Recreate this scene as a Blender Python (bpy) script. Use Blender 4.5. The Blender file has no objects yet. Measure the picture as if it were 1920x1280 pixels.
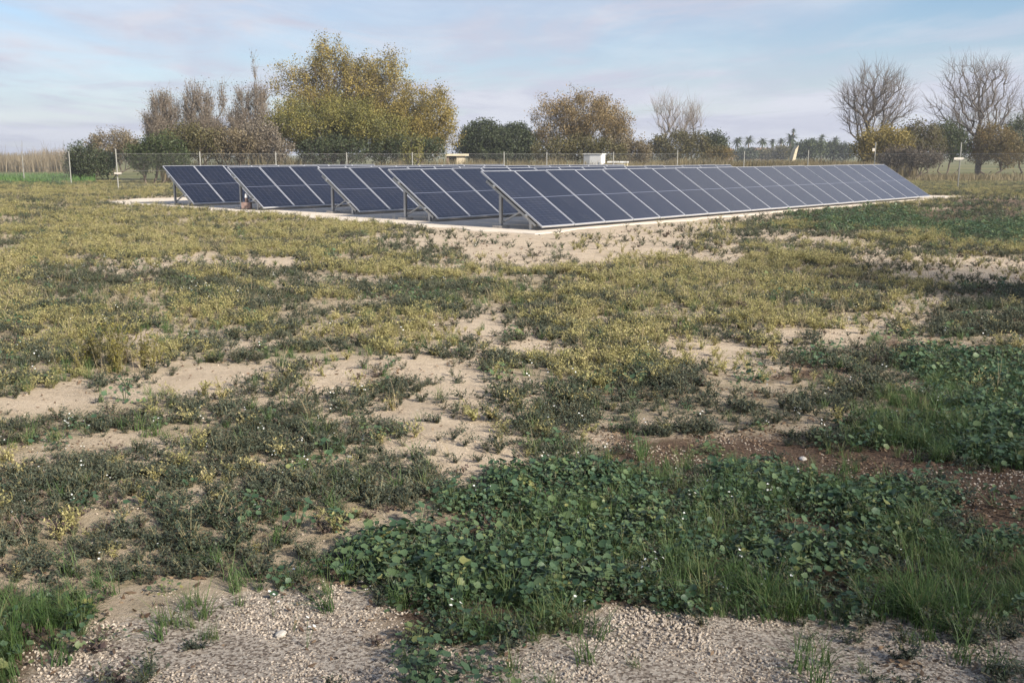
import bpy, math, random
import numpy as np
from mathutils import Vector, Matrix

R = math.radians
rng = np.random.default_rng(7)
random.seed(7)
scene = bpy.context.scene
col = scene.collection

# ------------------------------------------------------------------ camera
F, PITCH, CAMH = 1843.0, 0.1873, 1.68          # focal length in photo pixels, tilt, eye height
cam_d = bpy.data.cameras.new('camera')
cam_d.sensor_width = 36.0
cam_d.lens = F / 1920.0 * 36.0
cam_d.clip_start, cam_d.clip_end = 0.05, 8000
cam = bpy.data.objects.new('camera', cam_d)
col.objects.link(cam)
cam.location = (0, 0, CAMH)
cam.rotation_euler = (math.pi / 2 - PITCH, 0, 0)
scene.camera = cam

# ------------------------------------------------------------------ light
SUN_AZ, SUN_EL = R(128), R(30)                 # clockwise from the view direction
sdir = Vector((math.sin(SUN_AZ) * math.cos(SUN_EL), math.cos(SUN_AZ) * math.cos(SUN_EL), math.sin(SUN_EL)))
sun_d = bpy.data.lights.new('sun', 'SUN')
sun_d.energy = 4.5
sun_d.angle = R(5.0)
sun_d.color = (1.0, 0.92, 0.80)
sun = bpy.data.objects.new('sun', sun_d)
col.objects.link(sun)
sun.rotation_euler = (-sdir).to_track_quat('-Z', 'Y').to_euler()
sun.location = sdir * 60

world = bpy.data.worlds.new('World')
scene.world = world
world.use_nodes = True
wn, wl = world.node_tree.nodes, world.node_tree.links
wn.clear()
SKY_STRENGTH = 0.069
w_out = wn.new('ShaderNodeOutputWorld')
w_bg = wn.new('ShaderNodeBackground'); w_bg.inputs[1].default_value = SKY_STRENGTH
sky = wn.new('ShaderNodeTexSky'); sky.sky_type = 'NISHITA'; sky.sun_disc = False
sky.sun_elevation = SUN_EL; sky.sun_rotation = SUN_AZ
sky.air_density = 1.0; sky.dust_density = 0.6; sky.ozone_density = 4.0
w_tc = wn.new('ShaderNodeTexCoord')
w_sep = wn.new('ShaderNodeSeparateXYZ'); wl.new(w_tc.outputs['Generated'], w_sep.inputs[0])
w_z = wn.new('ShaderNodeMath'); w_z.operation = 'MAXIMUM'; w_z.inputs[1].default_value = 0.0
wl.new(w_sep.outputs[2], w_z.inputs[0])
w_za = wn.new('ShaderNodeMath'); w_za.operation = 'ADD'; w_za.inputs[1].default_value = 0.055
wl.new(w_z.outputs[0], w_za.inputs[0])
w_dx = wn.new('ShaderNodeMath'); w_dx.operation = 'DIVIDE'
wl.new(w_sep.outputs[0], w_dx.inputs[0]); wl.new(w_za.outputs[0], w_dx.inputs[1])
w_dy = wn.new('ShaderNodeMath'); w_dy.operation = 'DIVIDE'
wl.new(w_sep.outputs[1], w_dy.inputs[0]); wl.new(w_za.outputs[0], w_dy.inputs[1])
w_cmb = wn.new('ShaderNodeCombineXYZ')
wl.new(w_dx.outputs[0], w_cmb.inputs[0]); wl.new(w_dy.outputs[0], w_cmb.inputs[1])
def w_noise(scale, detail, rough, dist, loc):
    mp = wn.new('ShaderNodeMapping'); mp.inputs['Location'].default_value = loc
    mp.inputs['Rotation'].default_value = (0, 0, R(-14)); mp.inputs['Scale'].default_value = (scale, scale * 0.55, 1)
    wl.new(w_cmb.outputs[0], mp.inputs[0])
    n = wn.new('ShaderNodeTexNoise'); n.inputs['Scale'].default_value = 1.0
    n.inputs['Detail'].default_value = detail; n.inputs['Roughness'].default_value = rough
    n.inputs['Distortion'].default_value = dist
    wl.new(mp.outputs[0], n.inputs['Vector'])
    return n
def w_ramp(src, a, b):
    m = wn.new('ShaderNodeMapRange'); m.interpolation_type = 'SMOOTHSTEP'
    m.inputs[1].default_value = a; m.inputs[2].default_value = b
    wl.new(src, m.inputs[0]); return m.outputs[0]
n1 = w_noise(0.32, 6, 0.55, 0.6, (3.1, 1.7, 0)); n2 = w_noise(1.1, 7, 0.6, 0.8, (8.3, 4.2, 0))
m1 = w_ramp(n1.outputs[0], 0.34, 0.60); m2 = w_ramp(n2.outputs[0], 0.44, 0.66)
w_low = w_ramp(w_sep.outputs[2], 0.16, -0.01)      # clouds thicken into a veil towards the horizon
w_a = wn.new('ShaderNodeMath'); w_a.operation = 'MULTIPLY'; w_a.inputs[1].default_value = 0.62; wl.new(m1, w_a.inputs[0])
w_b = wn.new('ShaderNodeMath'); w_b.operation = 'MULTIPLY_ADD'; w_b.inputs[1].default_value = 0.36
wl.new(m2, w_b.inputs[0]); wl.new(w_a.outputs[0], w_b.inputs[2])
w_c = wn.new('ShaderNodeMath'); w_c.operation = 'MULTIPLY_ADD'; w_c.inputs[1].default_value = 0.75; w_c.use_clamp = True
wl.new(w_low, w_c.inputs[0]); wl.new(w_b.outputs[0], w_c.inputs[2])
w_mix = wn.new('ShaderNodeMix'); w_mix.data_type = 'RGBA'
n3 = w_noise(0.7, 6, 0.6, 0.5, (1.3, 7.7, 0))
w_cc = wn.new('ShaderNodeMix'); w_cc.data_type = 'RGBA'
w_cc.inputs[6].default_value = (4.25, 4.45, 5.35, 1); w_cc.inputs[7].default_value = (5.25, 5.45, 6.1, 1)
wl.new(w_ramp(n3.outputs[0], 0.38, 0.62), w_cc.inputs[0]); wl.new(w_cc.outputs[2], w_mix.inputs[7])
wl.new(w_c.outputs[0], w_mix.inputs[0]); wl.new(sky.outputs[0], w_mix.inputs[6])
wl.new(w_mix.outputs[2], w_bg.inputs[0]); wl.new(w_bg.outputs[0], w_out.inputs[0])

vs = scene.view_settings
vs.view_transform = 'Standard'; vs.look = 'None'; vs.gamma = 1.0; vs.exposure = 1.05
vs.use_curve_mapping = False

# ------------------------------------------------------------------ projection helpers
CP, SP = math.cos(PITCH), math.sin(PITCH)
def project(x, y, z=0.0):
    dz = z - CAMH
    d = y * CP - dz * SP; u = y * SP + dz * CP
    d = np.maximum(d, 1e-3) if isinstance(d, np.ndarray) else d
    return 960 + F * x / d, 640 - F * u / d
def ray(px, py):
    a, b = (px - 960) / F, (640 - py) / F
    return Vector((a, CP + b * SP, -SP + b * CP))
def ground_at(px, py):
    r = ray(px, py); t = -CAMH / r.z
    return Vector((r.x * t, r.y * t, 0))
def at(px, py, Y):
    r = ray(px, py); t = Y / r.y
    return Vector((r.x * t, Y, CAMH + r.z * t))

# ------------------------------------------------------------------ noise (numpy value noise)
_perm = np.random.default_rng(99).random((256, 256))
def vnoise(x, y, s, seed=0):
    x = np.asarray(x, float) / s + seed * 17.31; y = np.asarray(y, float) / s + seed * 9.77
    xi, yi = np.floor(x).astype(int), np.floor(y).astype(int)
    fx, fy = x - xi, y - yi
    fx, fy = fx * fx * (3 - 2 * fx), fy * fy * (3 - 2 * fy)
    g = lambda a, b: _perm[a & 255, b & 255]
    return (g(xi, yi) * (1 - fx) + g(xi + 1, yi) * fx) * (1 - fy) + (g(xi, yi + 1) * (1 - fx) + g(xi + 1, yi + 1) * fx) * fy
def fbm(x, y, s, o=4, seed=0):
    t = 0; a = 1; n = 0
    for k in range(o):
        t = t + a * vnoise(x, y, s, seed + k * 3); n += a; a *= 0.5; s *= 0.5
    return t / n
def sstep(a, b, v):
    t = np.clip((v - a) / (b - a), 0, 1); return t * t * (3 - 2 * t)

# ------------------------------------------------------------------ object helpers
def tag(o, label=None, cat=None, group=None, kind=None):
    if label: o['label'] = label
    if cat: o['category'] = cat
    if group: o['group'] = group
    if kind: o['kind'] = kind
    return o
def empty(name, loc=(0, 0, 0), rz=0.0):
    e = bpy.data.objects.new(name, None); col.objects.link(e)
    e.empty_display_size = 0.2; e.location = loc; e.rotation_euler = (0, 0, rz)
    return e
def link(name, me, m=None, parent=None, loc=None, rot=None):
    o = bpy.data.objects.new(name, me); col.objects.link(o)
    if m is not None and not me.materials: me.materials.append(m)
    if parent: o.parent = parent
    if loc is not None: o.location = loc
    if rot is not None: o.rotation_euler = rot
    return o
def np_mesh(name, V, Fc, smooth=False):
    V = np.ascontiguousarray(V, dtype=np.float32); Fc = np.ascontiguousarray(Fc, dtype=np.int32)
    me = bpy.data.meshes.new(name)
    me.vertices.add(len(V)); me.vertices.foreach_set('co', V.ravel())
    k = Fc.shape[1]
    me.loops.add(Fc.size); me.loops.foreach_set('vertex_index', Fc.ravel())
    me.polygons.add(len(Fc)); me.polygons.foreach_set('loop_start', np.arange(0, Fc.size, k, dtype=np.int32))
    me.update(calc_edges=True)
    if smooth: me.polygons.foreach_set('use_smooth', np.ones(len(Fc), dtype=bool))
    return me
class MB:
    """collects boxes and bars into one mesh"""
    def __init__(s): s.v = []; s.f = []
    def hexa(s, pts):
        b = len(s.v); s.v += [tuple(p) for p in pts]
        s.f += [tuple(b + i for i in q) for q in ((0, 3, 2, 1), (4, 5, 6, 7), (0, 1, 5, 4), (1, 2, 6, 5), (2, 3, 7, 6), (3, 0, 4, 7))]
        return s
    def box(s, x0, x1, y0, y1, z0, z1):
        return s.hexa([(x0, y0, z0), (x1, y0, z0), (x1, y1, z0), (x0, y1, z0), (x0, y0, z1), (x1, y0, z1), (x1, y1, z1), (x0, y1, z1)])
    def bar(s, p, q, w, h, up=(0, 0, 1)):
        p, q = Vector(p), Vector(q); d = (q - p).normalized(); up = Vector(up)
        if abs(d.dot(up)) > 0.98: up = Vector((0, 1, 0))
        a = d.cross(up).normalized() * (w / 2); b = a.cross(d).normalized() * (h / 2)
        return s.hexa([p - a - b, p + a - b, p + a + b, p - a + b, q - a - b, q + a - b, q + a + b, q - a + b])
    def tube(s, p, q, r0, r1, k=8, cap=True):
        p, q = Vector(p), Vector(q); d = (q - p).normalized()
        up = Vector((0, 0, 1)) if abs(d.z) < 0.9 else Vector((1, 0, 0))
        a = d.cross(up).normalized(); b = a.cross(d); n = len(s.v)
        for c, r in ((p, r0), (q, r1)):
            for i in range(k):
                t = 2 * math.pi * i / k; s.v.append(tuple(c + a * (math.cos(t) * r) + b * (math.sin(t) * r)))
        for i in range(k):
            j = (i + 1) % k; s.f.append((n + i, n + j, n + k + j, n + k + i))
        if cap:
            s.f.append(tuple(n + k + i for i in range(k))); s.f.append(tuple(n + i for i in reversed(range(k))))
        return s
    def mesh(s, name):
        me = bpy.data.meshes.new(name); me.from_pydata(s.v, [], s.f); me.update(); return me
    def build(s, name, m, parent=None, loc=None, rot=None):
        return link(name, s.mesh(name), m, parent, loc, rot)

# ------------------------------------------------------------------ materials
def nodes(name):
    m = bpy.data.materials.new(name); m.use_nodes = True
    nt = m.node_tree; b = nt.nodes['Principled BSDF']
    return m, nt, b, nt.nodes['Material Output']
def ramp(nt, cols, pos=None, interp='LINEAR'):
    r = nt.nodes.new('ShaderNodeValToRGB'); cr = r.color_ramp; cr.interpolation = interp
    pos = pos or [i / max(1, len(cols) - 1) for i in range(len(cols))]
    while len(cr.elements) < len(cols): cr.elements.new(0.5)
    for e, c, p in zip(cr.elements, cols, pos): e.position = p; e.color = (*c, 1)
    return r
def mixrgb(nt, fac, a, b, mode='MIX'):
    m = nt.nodes.new('ShaderNodeMix'); m.data_type = 'RGBA'; m.blend_type = mode
    for s, v in ((0, fac), (6, a), (7, b)):
        if hasattr(v, 'is_linked') or hasattr(v, 'links'): nt.links.new(v, m.inputs[s])
        elif isinstance(v, tuple): m.inputs[s].default_value = (*v, 1) if len(v) == 3 else v
        else: m.inputs[s].default_value = v
    return m.outputs[2]
def noise(nt, scale, detail=4, rough=0.6, coord='Object', vec=None):
    tc = nt.nodes.new('ShaderNodeTexCoord'); n = nt.nodes.new('ShaderNodeTexNoise')
    n.inputs['Scale'].default_value = scale; n.inputs['Detail'].default_value = detail; n.inputs['Roughness'].default_value = rough
    nt.links.new(vec or tc.outputs[coord], n.inputs['Vector']); return n.outputs[0]
def maprange(nt, src, a, b, c=0.0, d=1.0):
    m = nt.nodes.new('ShaderNodeMapRange'); m.interpolation_type = 'SMOOTHSTEP'
    for i, v in enumerate((a, b, c, d)): m.inputs[i + 1].default_value = v
    nt.links.new(src, m.inputs[0]); return m.outputs[0]
def plain(name, c, rough=0.6, metal=0.0, var=0.25, scale=6.0):
    m, nt, b, o = nodes(name)
    n = noise(nt, scale, 5)
    r = ramp(nt, [tuple(x * (1 - var) for x in c), tuple(min(1, x * (1 + var)) for x in c)], [0.3, 0.7])
    nt.links.new(n, r.inputs[0]); nt.links.new(r.outputs[0], b.inputs['Base Color'])
    b.inputs['Roughness'].default_value = rough; b.inputs['Metallic'].default_value = metal
    return m
def foliage(name, cols, transl=0.3, rough=0.55, clump=0.35, clump_scale=0.6, instanced=False, spec=0.3):
    """each leaf takes one of the colours; a slow noise shifts whole clumps"""
    m, nt, b, o = nodes(name)
    g = nt.nodes.new('ShaderNodeNewGeometry')
    r = ramp(nt, cols)
    rnd = g.outputs['Random Per Island']
    if instanced:
        oi = nt.nodes.new('ShaderNodeObjectInfo')
        mm = nt.nodes.new('ShaderNodeMath'); mm.operation = 'MULTIPLY'; mm.inputs[1].default_value = 0.55; nt.links.new(oi.outputs['Random'], mm.inputs[0])
        m2 = nt.nodes.new('ShaderNodeMath'); m2.operation = 'MULTIPLY_ADD'; m2.inputs[1].default_value = 0.45
        nt.links.new(rnd, m2.inputs[0]); nt.links.new(mm.outputs[0], m2.inputs[2]); rnd = m2.outputs[0]
    else:
        n = noise(nt, clump_scale, 3)
        m2 = nt.nodes.new('ShaderNodeMix'); m2.data_type = 'FLOAT'; m2.inputs[0].default_value = clump
        nt.links.new(rnd, m2.inputs[2]); nt.links.new(maprange(nt, n, 0.3, 0.7), m2.inputs[3]); rnd = m2.outputs[0]
    nt.links.new(rnd, r.inputs[0])
    nt.links.new(r.outputs[0], b.inputs['Base Color'])
    b.inputs['Roughness'].default_value = rough; b.inputs['Specular IOR Level'].default_value = spec
    t = nt.nodes.new('ShaderNodeBsdfTranslucent'); nt.links.new(r.outputs[0], t.inputs[0])
    mx = nt.nodes.new('ShaderNodeMixShader'); mx.inputs[0].default_value = transl
    nt.links.new(b.outputs[0], mx.inputs[1]); nt.links.new(t.outputs[0], mx.inputs[2]); nt.links.new(mx.outputs[0], o.inputs[0])
    return m

M = {}
M['galv'] = plain('galvanised_steel', (0.42, 0.43, 0.44), 0.42, 0.7, 0.15, 9)
M['alu'] = plain('anodised_aluminium', (0.55, 0.56, 0.59), 0.42, 0.5, 0.08, 4)
M['fence_post'] = plain('weathered_fence_post', (0.27, 0.265, 0.24), 0.7, 0.0, 0.2, 5)
M['wire'] = plain('dull_fence_wire', (0.33, 0.33, 0.31), 0.6, 0.4, 0.1, 5)
M['white'] = plain('off_white_paint', (0.74, 0.73, 0.70), 0.5, 0, 0.08, 3)
M['grey'] = plain('grey_paint', (0.36, 0.37, 0.38), 0.5, 0, 0.12, 3)
M['cream'] = plain('cream_render', (0.62, 0.53, 0.38), 0.85, 0, 0.15, 2)
M['pale_yellow'] = plain('pale_yellow_plastic', (0.70, 0.62, 0.40), 0.55, 0, 0.12, 2)
M['dark_hole'] = plain('dark_interior', (0.05, 0.045, 0.04), 0.9, 0, 0.2, 2)
M['red'] = plain('faded_reddish_plastic', (0.22, 0.15, 0.13), 0.6, 0, 0.25, 12)
M['pink_wall'] = plain('pale_pink_render', (0.58, 0.43, 0.36), 0.85, 0, 0.1, 1)
M['roof_tile'] = plain('terracotta_roof', (0.36, 0.2, 0.13), 0.85, 0, 0.2, 3)
M['stone'] = plain('pale_limestone', (0.52, 0.48, 0.42), 0.85, 0, 0.25, 18)
M['bark_grey'] = plain('grey_bark', (0.14, 0.12, 0.10), 0.9, 0, 0.35, 7)
M['bark_brown'] = plain('brown_bark', (0.12, 0.09, 0.065), 0.9, 0, 0.35, 7)
M['twig_dark'] = plain('dark_grey_twigs', (0.15, 0.125, 0.105), 0.85, 0, 0.3, 1.2)
M['twig'] = plain('grey_brown_twigs', (0.235, 0.19, 0.145), 0.85, 0, 0.3, 1.2)

# solar glass: rows of dark cells under glass, thin pale busbar grid and a pale gap across the middle
PW, PL = 1.134, 2.278
def solar_material():
    m, nt, b, o = nodes('solar_cells')
    tc = nt.nodes.new('ShaderNodeTexCoord'); sp = nt.nodes.new('ShaderNodeSeparateXYZ'); nt.links.new(tc.outputs['Object'], sp.inputs[0])
    def grid(src, pitch, off, half):
        a = nt.nodes.new('ShaderNodeMath'); a.operation = 'ADD'; a.inputs[1].default_value = off; nt.links.new(src, a.inputs[0])
        p = nt.nodes.new('ShaderNodeMath'); p.operation = 'PINGPONG'; p.inputs[1].default_value = pitch / 2; nt.links.new(a.outputs[0], p.inputs[0])
        l = nt.nodes.new('ShaderNodeMath'); l.operation = 'LESS_THAN'; l.inputs[1].default_value = half; nt.links.new(p.outputs[0], l.inputs[0])
        return l.outputs[0]
    gx = grid(sp.outputs[0], PW / 6.2, 0.0, 0.0028); gy = grid(sp.outputs[1], PL / 24.6, 0.0, 0.0022)
    mx = nt.nodes.new('ShaderNodeMath'); mx.operation = 'MAXIMUM'; nt.links.new(gx, mx.inputs[0]); nt.links.new(gy, mx.inputs[1])
    ab = nt.nodes.new('ShaderNodeMath'); ab.operation = 'ABSOLUTE'; nt.links.new(sp.outputs[1], ab.inputs[0])
    mid = nt.nodes.new('ShaderNodeMath'); mid.operation = 'LESS_THAN'; mid.inputs[1].default_value = 0.011; nt.links.new(ab.outputs[0], mid.inputs[0])
    oi = nt.nodes.new('ShaderNodeObjectInfo')
    cell = ramp(nt, [(0.005, 0.0065, 0.014), (0.009, 0.011, 0.021)]); nt.links.new(oi.outputs['Random'], cell.inputs[0])
    c1 = mixrgb(nt, mx.outputs[0], cell.outputs[0], (0.06, 0.066, 0.095))
    c2 = mixrgb(nt, mid.outputs[0], c1, (0.12, 0.13, 0.17))
    d = noise(nt, 2.2, 5, 0.65)
    c3 = mixrgb(nt, maprange(nt, d, 0.38, 0.75, 0.0, 0.022), c2, (0.42, 0.38, 0.32))      # thin dust film
    nt.links.new(c3, b.inputs['Base Color'])
    b.inputs['Roughness'].default_value = 0.16; b.inputs['IOR'].default_value = 1.78
    b.inputs['Specular IOR Level'].default_value = 0.5
    return m
M['solar'] = solar_material()

# ------------------------------------------------------------------ solar layout
TH, TILT, PITCHW = 0.7509, 0.5575, 1.154
DR = Vector((math.sin(TH), math.cos(TH), 0)); NR = Vector((math.cos(TH), -math.sin(TH), 0))
ROW_S, ZB = 3.869, 0.045
TL0 = Vector((-0.6012, 23.5644, 0))
BL0 = TL0 + NR * (PL * math.cos(TILT))
ROW_SHIFT = [-0.22, 0.2, 0.75, 0.1, -0.05]
NPANS = [20, 15, 13, 11, 8]
PAD = [ground_at(205, 379), ground_at(1000, 440), ground_at(1812, 368.5), ground_at(1812, 368.5) - NR * 17.5, ground_at(205, 379) + DR * 2 - NR * 2]
PADN = np.array([[p.x, p.y] for p in PAD])
def pad_sdf(x, y):
    """signed distance to the pad polygon, negative inside"""
    x = np.asarray(x, float); y = np.asarray(y, float)
    best = np.full(x.shape, 1e9); ins = np.zeros(x.shape, bool)
    n = len(PADN)
    for i in range(n):
        a, b = PADN[i], PADN[(i + 1) % n]; e = b - a
        t = np.clip(((x - a[0]) * e[0] + (y - a[1]) * e[1]) / (e @ e), 0, 1)
        best = np.minimum(best, np.hypot(x - a[0] - t * e[0], y - a[1] - t * e[1]))
        c = ((a[1] > y) != (b[1] > y)) & (x < (b[0] - a[0]) * (y - a[1]) / (b[1] - a[1] + 1e-12) + a[0])
        ins ^= c
    return np.where(ins, -best, best)

# ------------------------------------------------------------------ ground cover map (read off the photograph, fixed to the ground)
MAPY = [300, 335, 360, 382, 402, 422, 445, 475, 493, 515, 540, 570, 600, 640, 672, 700, 722, 750, 785, 820, 860, 900, 940, 980, 1020, 1060, 1100, 1140, 1172, 1210, 1250, 1300]
MAPR = [
 'OOOOOOOOOOOOOOOOO',
 'ggOOOOOOOOOOOOOOO',
 'YYYOOOOOOOOOOOOOO',
 'OOYYOOOOOOOOOOOKK',
 'YOYYYYOOSSSSsggKK',
 'YYYOYYYssSSSOGGgG',
 'YOYYOYsSSSSsssYgg',
 'YYYYYOOsSSSsYOsOY',
 'YYsSSYYsSSYYYYsSS',
 'YODOOOYYYYYYYYssS',
 'ODDDODDDYYYYYOOKD',
 'YOYOOYDDYYYYYOsDD',
 'OYOYYYYYsYYYYOsDD',
 'OYsYsOYYsYYsssKDD',
 'OYYODOYsYYOssKDGD',
 'OYYSSssSDYOOKKDgg',
 'OsSSssDSsDDDDDDgg',
 'sSDDssDSSDDDDDggg',
 'DDDDDDsSsDDDDDggG',
 'DDsDDDsSSsBBBDggG',
 'DDsDDDDSSDKBBBBgG',
 'DDDsDDDDGGGGGBBBB',
 'DDsDDDDGGGGGGGGBB',
 'DODDDDDGGGGGGggKB',
 'DDDDDDGGGGGGGggGB',
 'DDDDDKGGGGGGGghhh',
 'hDDrrrDGGGGghhhhh',
 'hhDrRRrGGGGGhhhhh',
 'hDrrRRrGGGRRRrRrr',
 'hrRRRRRGGGRRRRRRR',
 'hrrRRRRrrRRRRRKRK',
 'hrrRRRRrrRRRRRKRK']
#        DW    YW    ML    GR    LT    PB  brown gravel veg
TYPES = {
 'Y': (0.52, 0.78, 0.01, 0.18, 0.10, 0.04, 0.05, 0.0, 0.42),
 'O': (0.85, 0.45, 0.03, 0.20, 0.10, 0.04, 0.10, 0.0, 0.45),
 'D': (1.00, 0.06, 0.03, 0.06, 0.35, 0.05, 0.20, 0.0, 0.45),
 'S': (0.13, 0.04, 0.00, 0.02, 0.25, 0.05, 0.00, 0.0, 0.00),
 's': (0.50, 0.12, 0.02, 0.04, 0.30, 0.06, 0.05, 0.0, 0.10),
 'G': (0.70, 0.00, 1.00, 0.55, 0.30, 0.02, 0.80, 0.0, 0.10),
 'g': (0.40, 0.04, 0.55, 1.00, 0.25, 0.02, 0.80, 0.0, 0.15),
 'h': (0.40, 0.03, 0.06, 1.00, 0.25, 0.02, 0.80, 0.0, 0.15),
 'B': (0.06, 0.00, 0.02, 0.04, 1.00, 0.20, 1.00, 0.0, 0.00),
 'K': (0.50, 0.02, 0.06, 0.10, 0.70, 0.15, 0.70, 0.0, 0.20),
 'R': (0.10, 0.00, 0.01, 0.05, 0.10, 1.00, 0.10, 1.0, 0.00),
 'r': (0.30, 0.00, 0.12, 0.18, 0.15, 0.80, 0.20, 0.8, 0.10)}
MAPV = np.array([[TYPES[c] for c in r] for r in MAPR])
def cover(x, y):
    """cover values at ground points; (N,9)"""
    x = np.asarray(x, float); y = np.asarray(y, float)
    wob = 0.032 * np.clip(y, 2, 40) + 0.02
    wx = x + (fbm(x, y, 0.9, 3, 5) - 0.5) * wob * 3.0; wy = y + (fbm(x, y, 0.9, 3, 11) - 0.5) * wob * 3.0
    px, py = project(wx, np.maximum(wy, 2.0), 0.0)
    cx = np.clip(px / 120.0, 0, 15.999); ry = np.clip(py, MAPY[0], MAPY[-1] - 0.01)
    ri = np.clip(np.searchsorted(MAPY, ry, 'right') - 1, 0, len(MAPY) - 2)
    my = np.array(MAPY, float); fy = (ry - my[ri]) / (my[ri + 1] - my[ri]); ci = cx.astype(int); fx = cx - ci
    fx = sstep(0.15, 0.85, fx); fy = sstep(0.15, 0.85, fy)
    fx, fy = fx[..., None], fy[..., None]
    v = (MAPV[ri, ci] * (1 - fx) + MAPV[ri, ci + 1] * fx) * (1 - fy) + (MAPV[ri + 1, ci] * (1 - fx) + MAPV[ri + 1, ci + 1] * fx) * fy
    return v
def height(x, y):
    s = sstep(-0.2, 1.2, pad_sdf(x, y))
    far = 1 + 0 * np.asarray(x, float)
    return ((fbm(x, y, 1.6, 3, 2) - 0.5) * 0.10 + (fbm(x, y, 0.33, 2, 8) - 0.5) * 0.035) * s * far

def ground_material():
    m, nt, b, o = nodes('field_soil')
    L = nt.links.new
    tc = nt.nodes.new('ShaderNodeTexCoord'); P = tc.outputs['Object']
    def attr(n):
        a = nt.nodes.new('ShaderNodeAttribute'); a.attribute_name = n; return a.outputs['Fac']
    big = noise(nt, 0.55, 6, 0.6, vec=P); med = noise(nt, 5.0, 6, 0.65, vec=P); fine = noise(nt, 55, 6, 0.75, vec=P); grit = noise(nt, 260, 3, 0.7, vec=P)
    sand = ramp(nt, [(0.30, 0.23, 0.16), (0.52, 0.425, 0.315), (0.66, 0.56, 0.44)], [0.25, 0.5, 0.78]); L(fine, sand.inputs[0])
    sand2 = ramp(nt, [(0.42, 0.33, 0.235), (0.60, 0.50, 0.375)], [0.3, 0.7]); L(med, sand2.inputs[0])
    sandc = mixrgb(nt, 0.5, sand.outputs[0], sand2.outputs[0])
    mott = noise(nt, 2.1, 7, 0.7, vec=P)
    sandc = mixrgb(nt, maprange(nt, mott, 0.44, 0.70, 0.0, 0.42), sandc, (0.26, 0.205, 0.15))      # damp, crusted and littered soil
    crumbs = noise(nt, 18, 8, 0.8, vec=P)
    sandc = mixrgb(nt, maprange(nt, crumbs, 0.57, 0.69, 0.0, 0.6), sandc, (0.16, 0.125, 0.09))
    brown = ramp(nt, [(0.045, 0.03, 0.022), (0.12, 0.08, 0.055), (0.20, 0.14, 0.10)], [0.3, 0.5, 0.75]); L(fine, brown.inputs[0])
    # gravel: small stones in a voronoi pattern
    vo = nt.nodes.new('ShaderNodeTexVoronoi'); vo.inputs['Scale'].default_value = 110; L(P, vo.inputs['Vector'])
    sepc = nt.nodes.new('ShaderNodeSeparateColor'); L(vo.outputs['Color'], sepc.inputs[0])
    grav = ramp(nt, [(0.15, 0.12, 0.095), (0.40, 0.335, 0.27), (0.60, 0.53, 0.44)], [0.1, 0.5, 0.95]); L(sepc.outputs[0], grav.inputs[0])
    veg = ramp(nt, [(0.06, 0.065, 0.03), (0.16, 0.135, 0.065), (0.27, 0.21, 0.12)], [0.3, 0.5, 0.72]); L(med, veg.inputs[0])
    far_g = ramp(nt, [(0.06, 0.085, 0.03), (0.14, 0.14, 0.06), (0.24, 0.19, 0.10)], [0.3, 0.5, 0.72])
    bigs = noise(nt, 0.06, 5, 0.6, vec=P); L(bigs, far_g.inputs[0])
    def thr(a, n, w=0.25):
        s = nt.nodes.new('ShaderNodeMath'); s.operation = 'ADD'; L(a, s.inputs[0]); L(n, s.inputs[1])
        return maprange(nt, s.outputs[0], 1.0 - w, 1.0 + w)
    c = mixrgb(nt, thr(attr('brown'), med), sandc, brown.outputs[0])
    c = mixrgb(nt, thr(attr('veg'), med, 0.3), c, veg.outputs[0])
    c = mixrgb(nt, thr(attr('gravel'), fine, 0.2), c, grav.outputs[0])
    c = mixrgb(nt, attr('far'), c, far_g.outputs[0])
    L(c, b.inputs['Base Color']); b.inputs['Roughness'].default_value = 0.95; b.inputs['Specular IOR Level'].default_value = 0.15
    ad = nt.nodes.new('ShaderNodeMath'); ad.operation = 'MULTIPLY_ADD'; ad.inputs[1].default_value = 0.35; L(grit, ad.inputs[0]); ad2 = nt.nodes.new('ShaderNodeMath'); ad2.operation = 'MULTIPLY_ADD'; ad2.inputs[1].default_value = 2.0; L(crumbs, ad2.inputs[0]); L(fine, ad2.inputs[2]); L(ad2.outputs[0], ad.inputs[2])
    bp = nt.nodes.new('ShaderNodeBump'); bp.inputs['Strength'].default_value = 0.7; bp.inputs['Distance'].default_value = 0.02; L(ad.outputs[0], bp.inputs['Height'])
    L(bp.outputs[0], b.inputs['Normal'])
    return m

def graded(lo, hi, n, s0, c):
    """coordinates from lo to hi, densest (spacing about s0) around c"""
    k = 6.5
    t = np.linspace(-1, 1, n); v = np.sinh(k * t) / np.sinh(k)
    out = np.where(t < 0, c + v * (c - lo), c + v * (hi - c))
    return out
gx = graded(-3200, 3200, 361, 0.1, 0.0); gy = graded(-2600, 4200, 441, 0.1, 4.0)
GX, GY = np.meshgrid(gx, gy)
X, Y = GX.ravel(), GY.ravel()
near = (np.abs(X) < 90) & (Y > -40) & (Y < 140)
Z = np.zeros(len(X)); Z[near] = height(X[near], Y[near])
V = np.stack([X, Y, Z], 1)
nx, ny = len(gx), len(gy)
idx = np.arange(nx * ny).reshape(ny, nx)
Fq = np.stack([idx[:-1, :-1].ravel(), idx[:-1, 1:].ravel(), idx[1:, 1:].ravel(), idx[1:, :-1].ravel()], 1)
gme = np_mesh('field_ground', V, Fq, True)
cv = np.zeros((len(X), 9)); cv[near] = cover(X[near], Y[near])
for nm, k in (('brown', 6), ('gravel', 7), ('veg', 8)):
    a = gme.attributes.new(nm, 'FLOAT', 'POINT'); a.data.foreach_set('value', cv[:, k].astype(np.float32))
a = gme.attributes.new('far', 'FLOAT', 'POINT'); a.data.foreach_set('value', sstep(42, 62, np.hypot(X, Y)).astype(np.float32))
tag(link('ground', gme, ground_material()), kind='structure')

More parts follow.
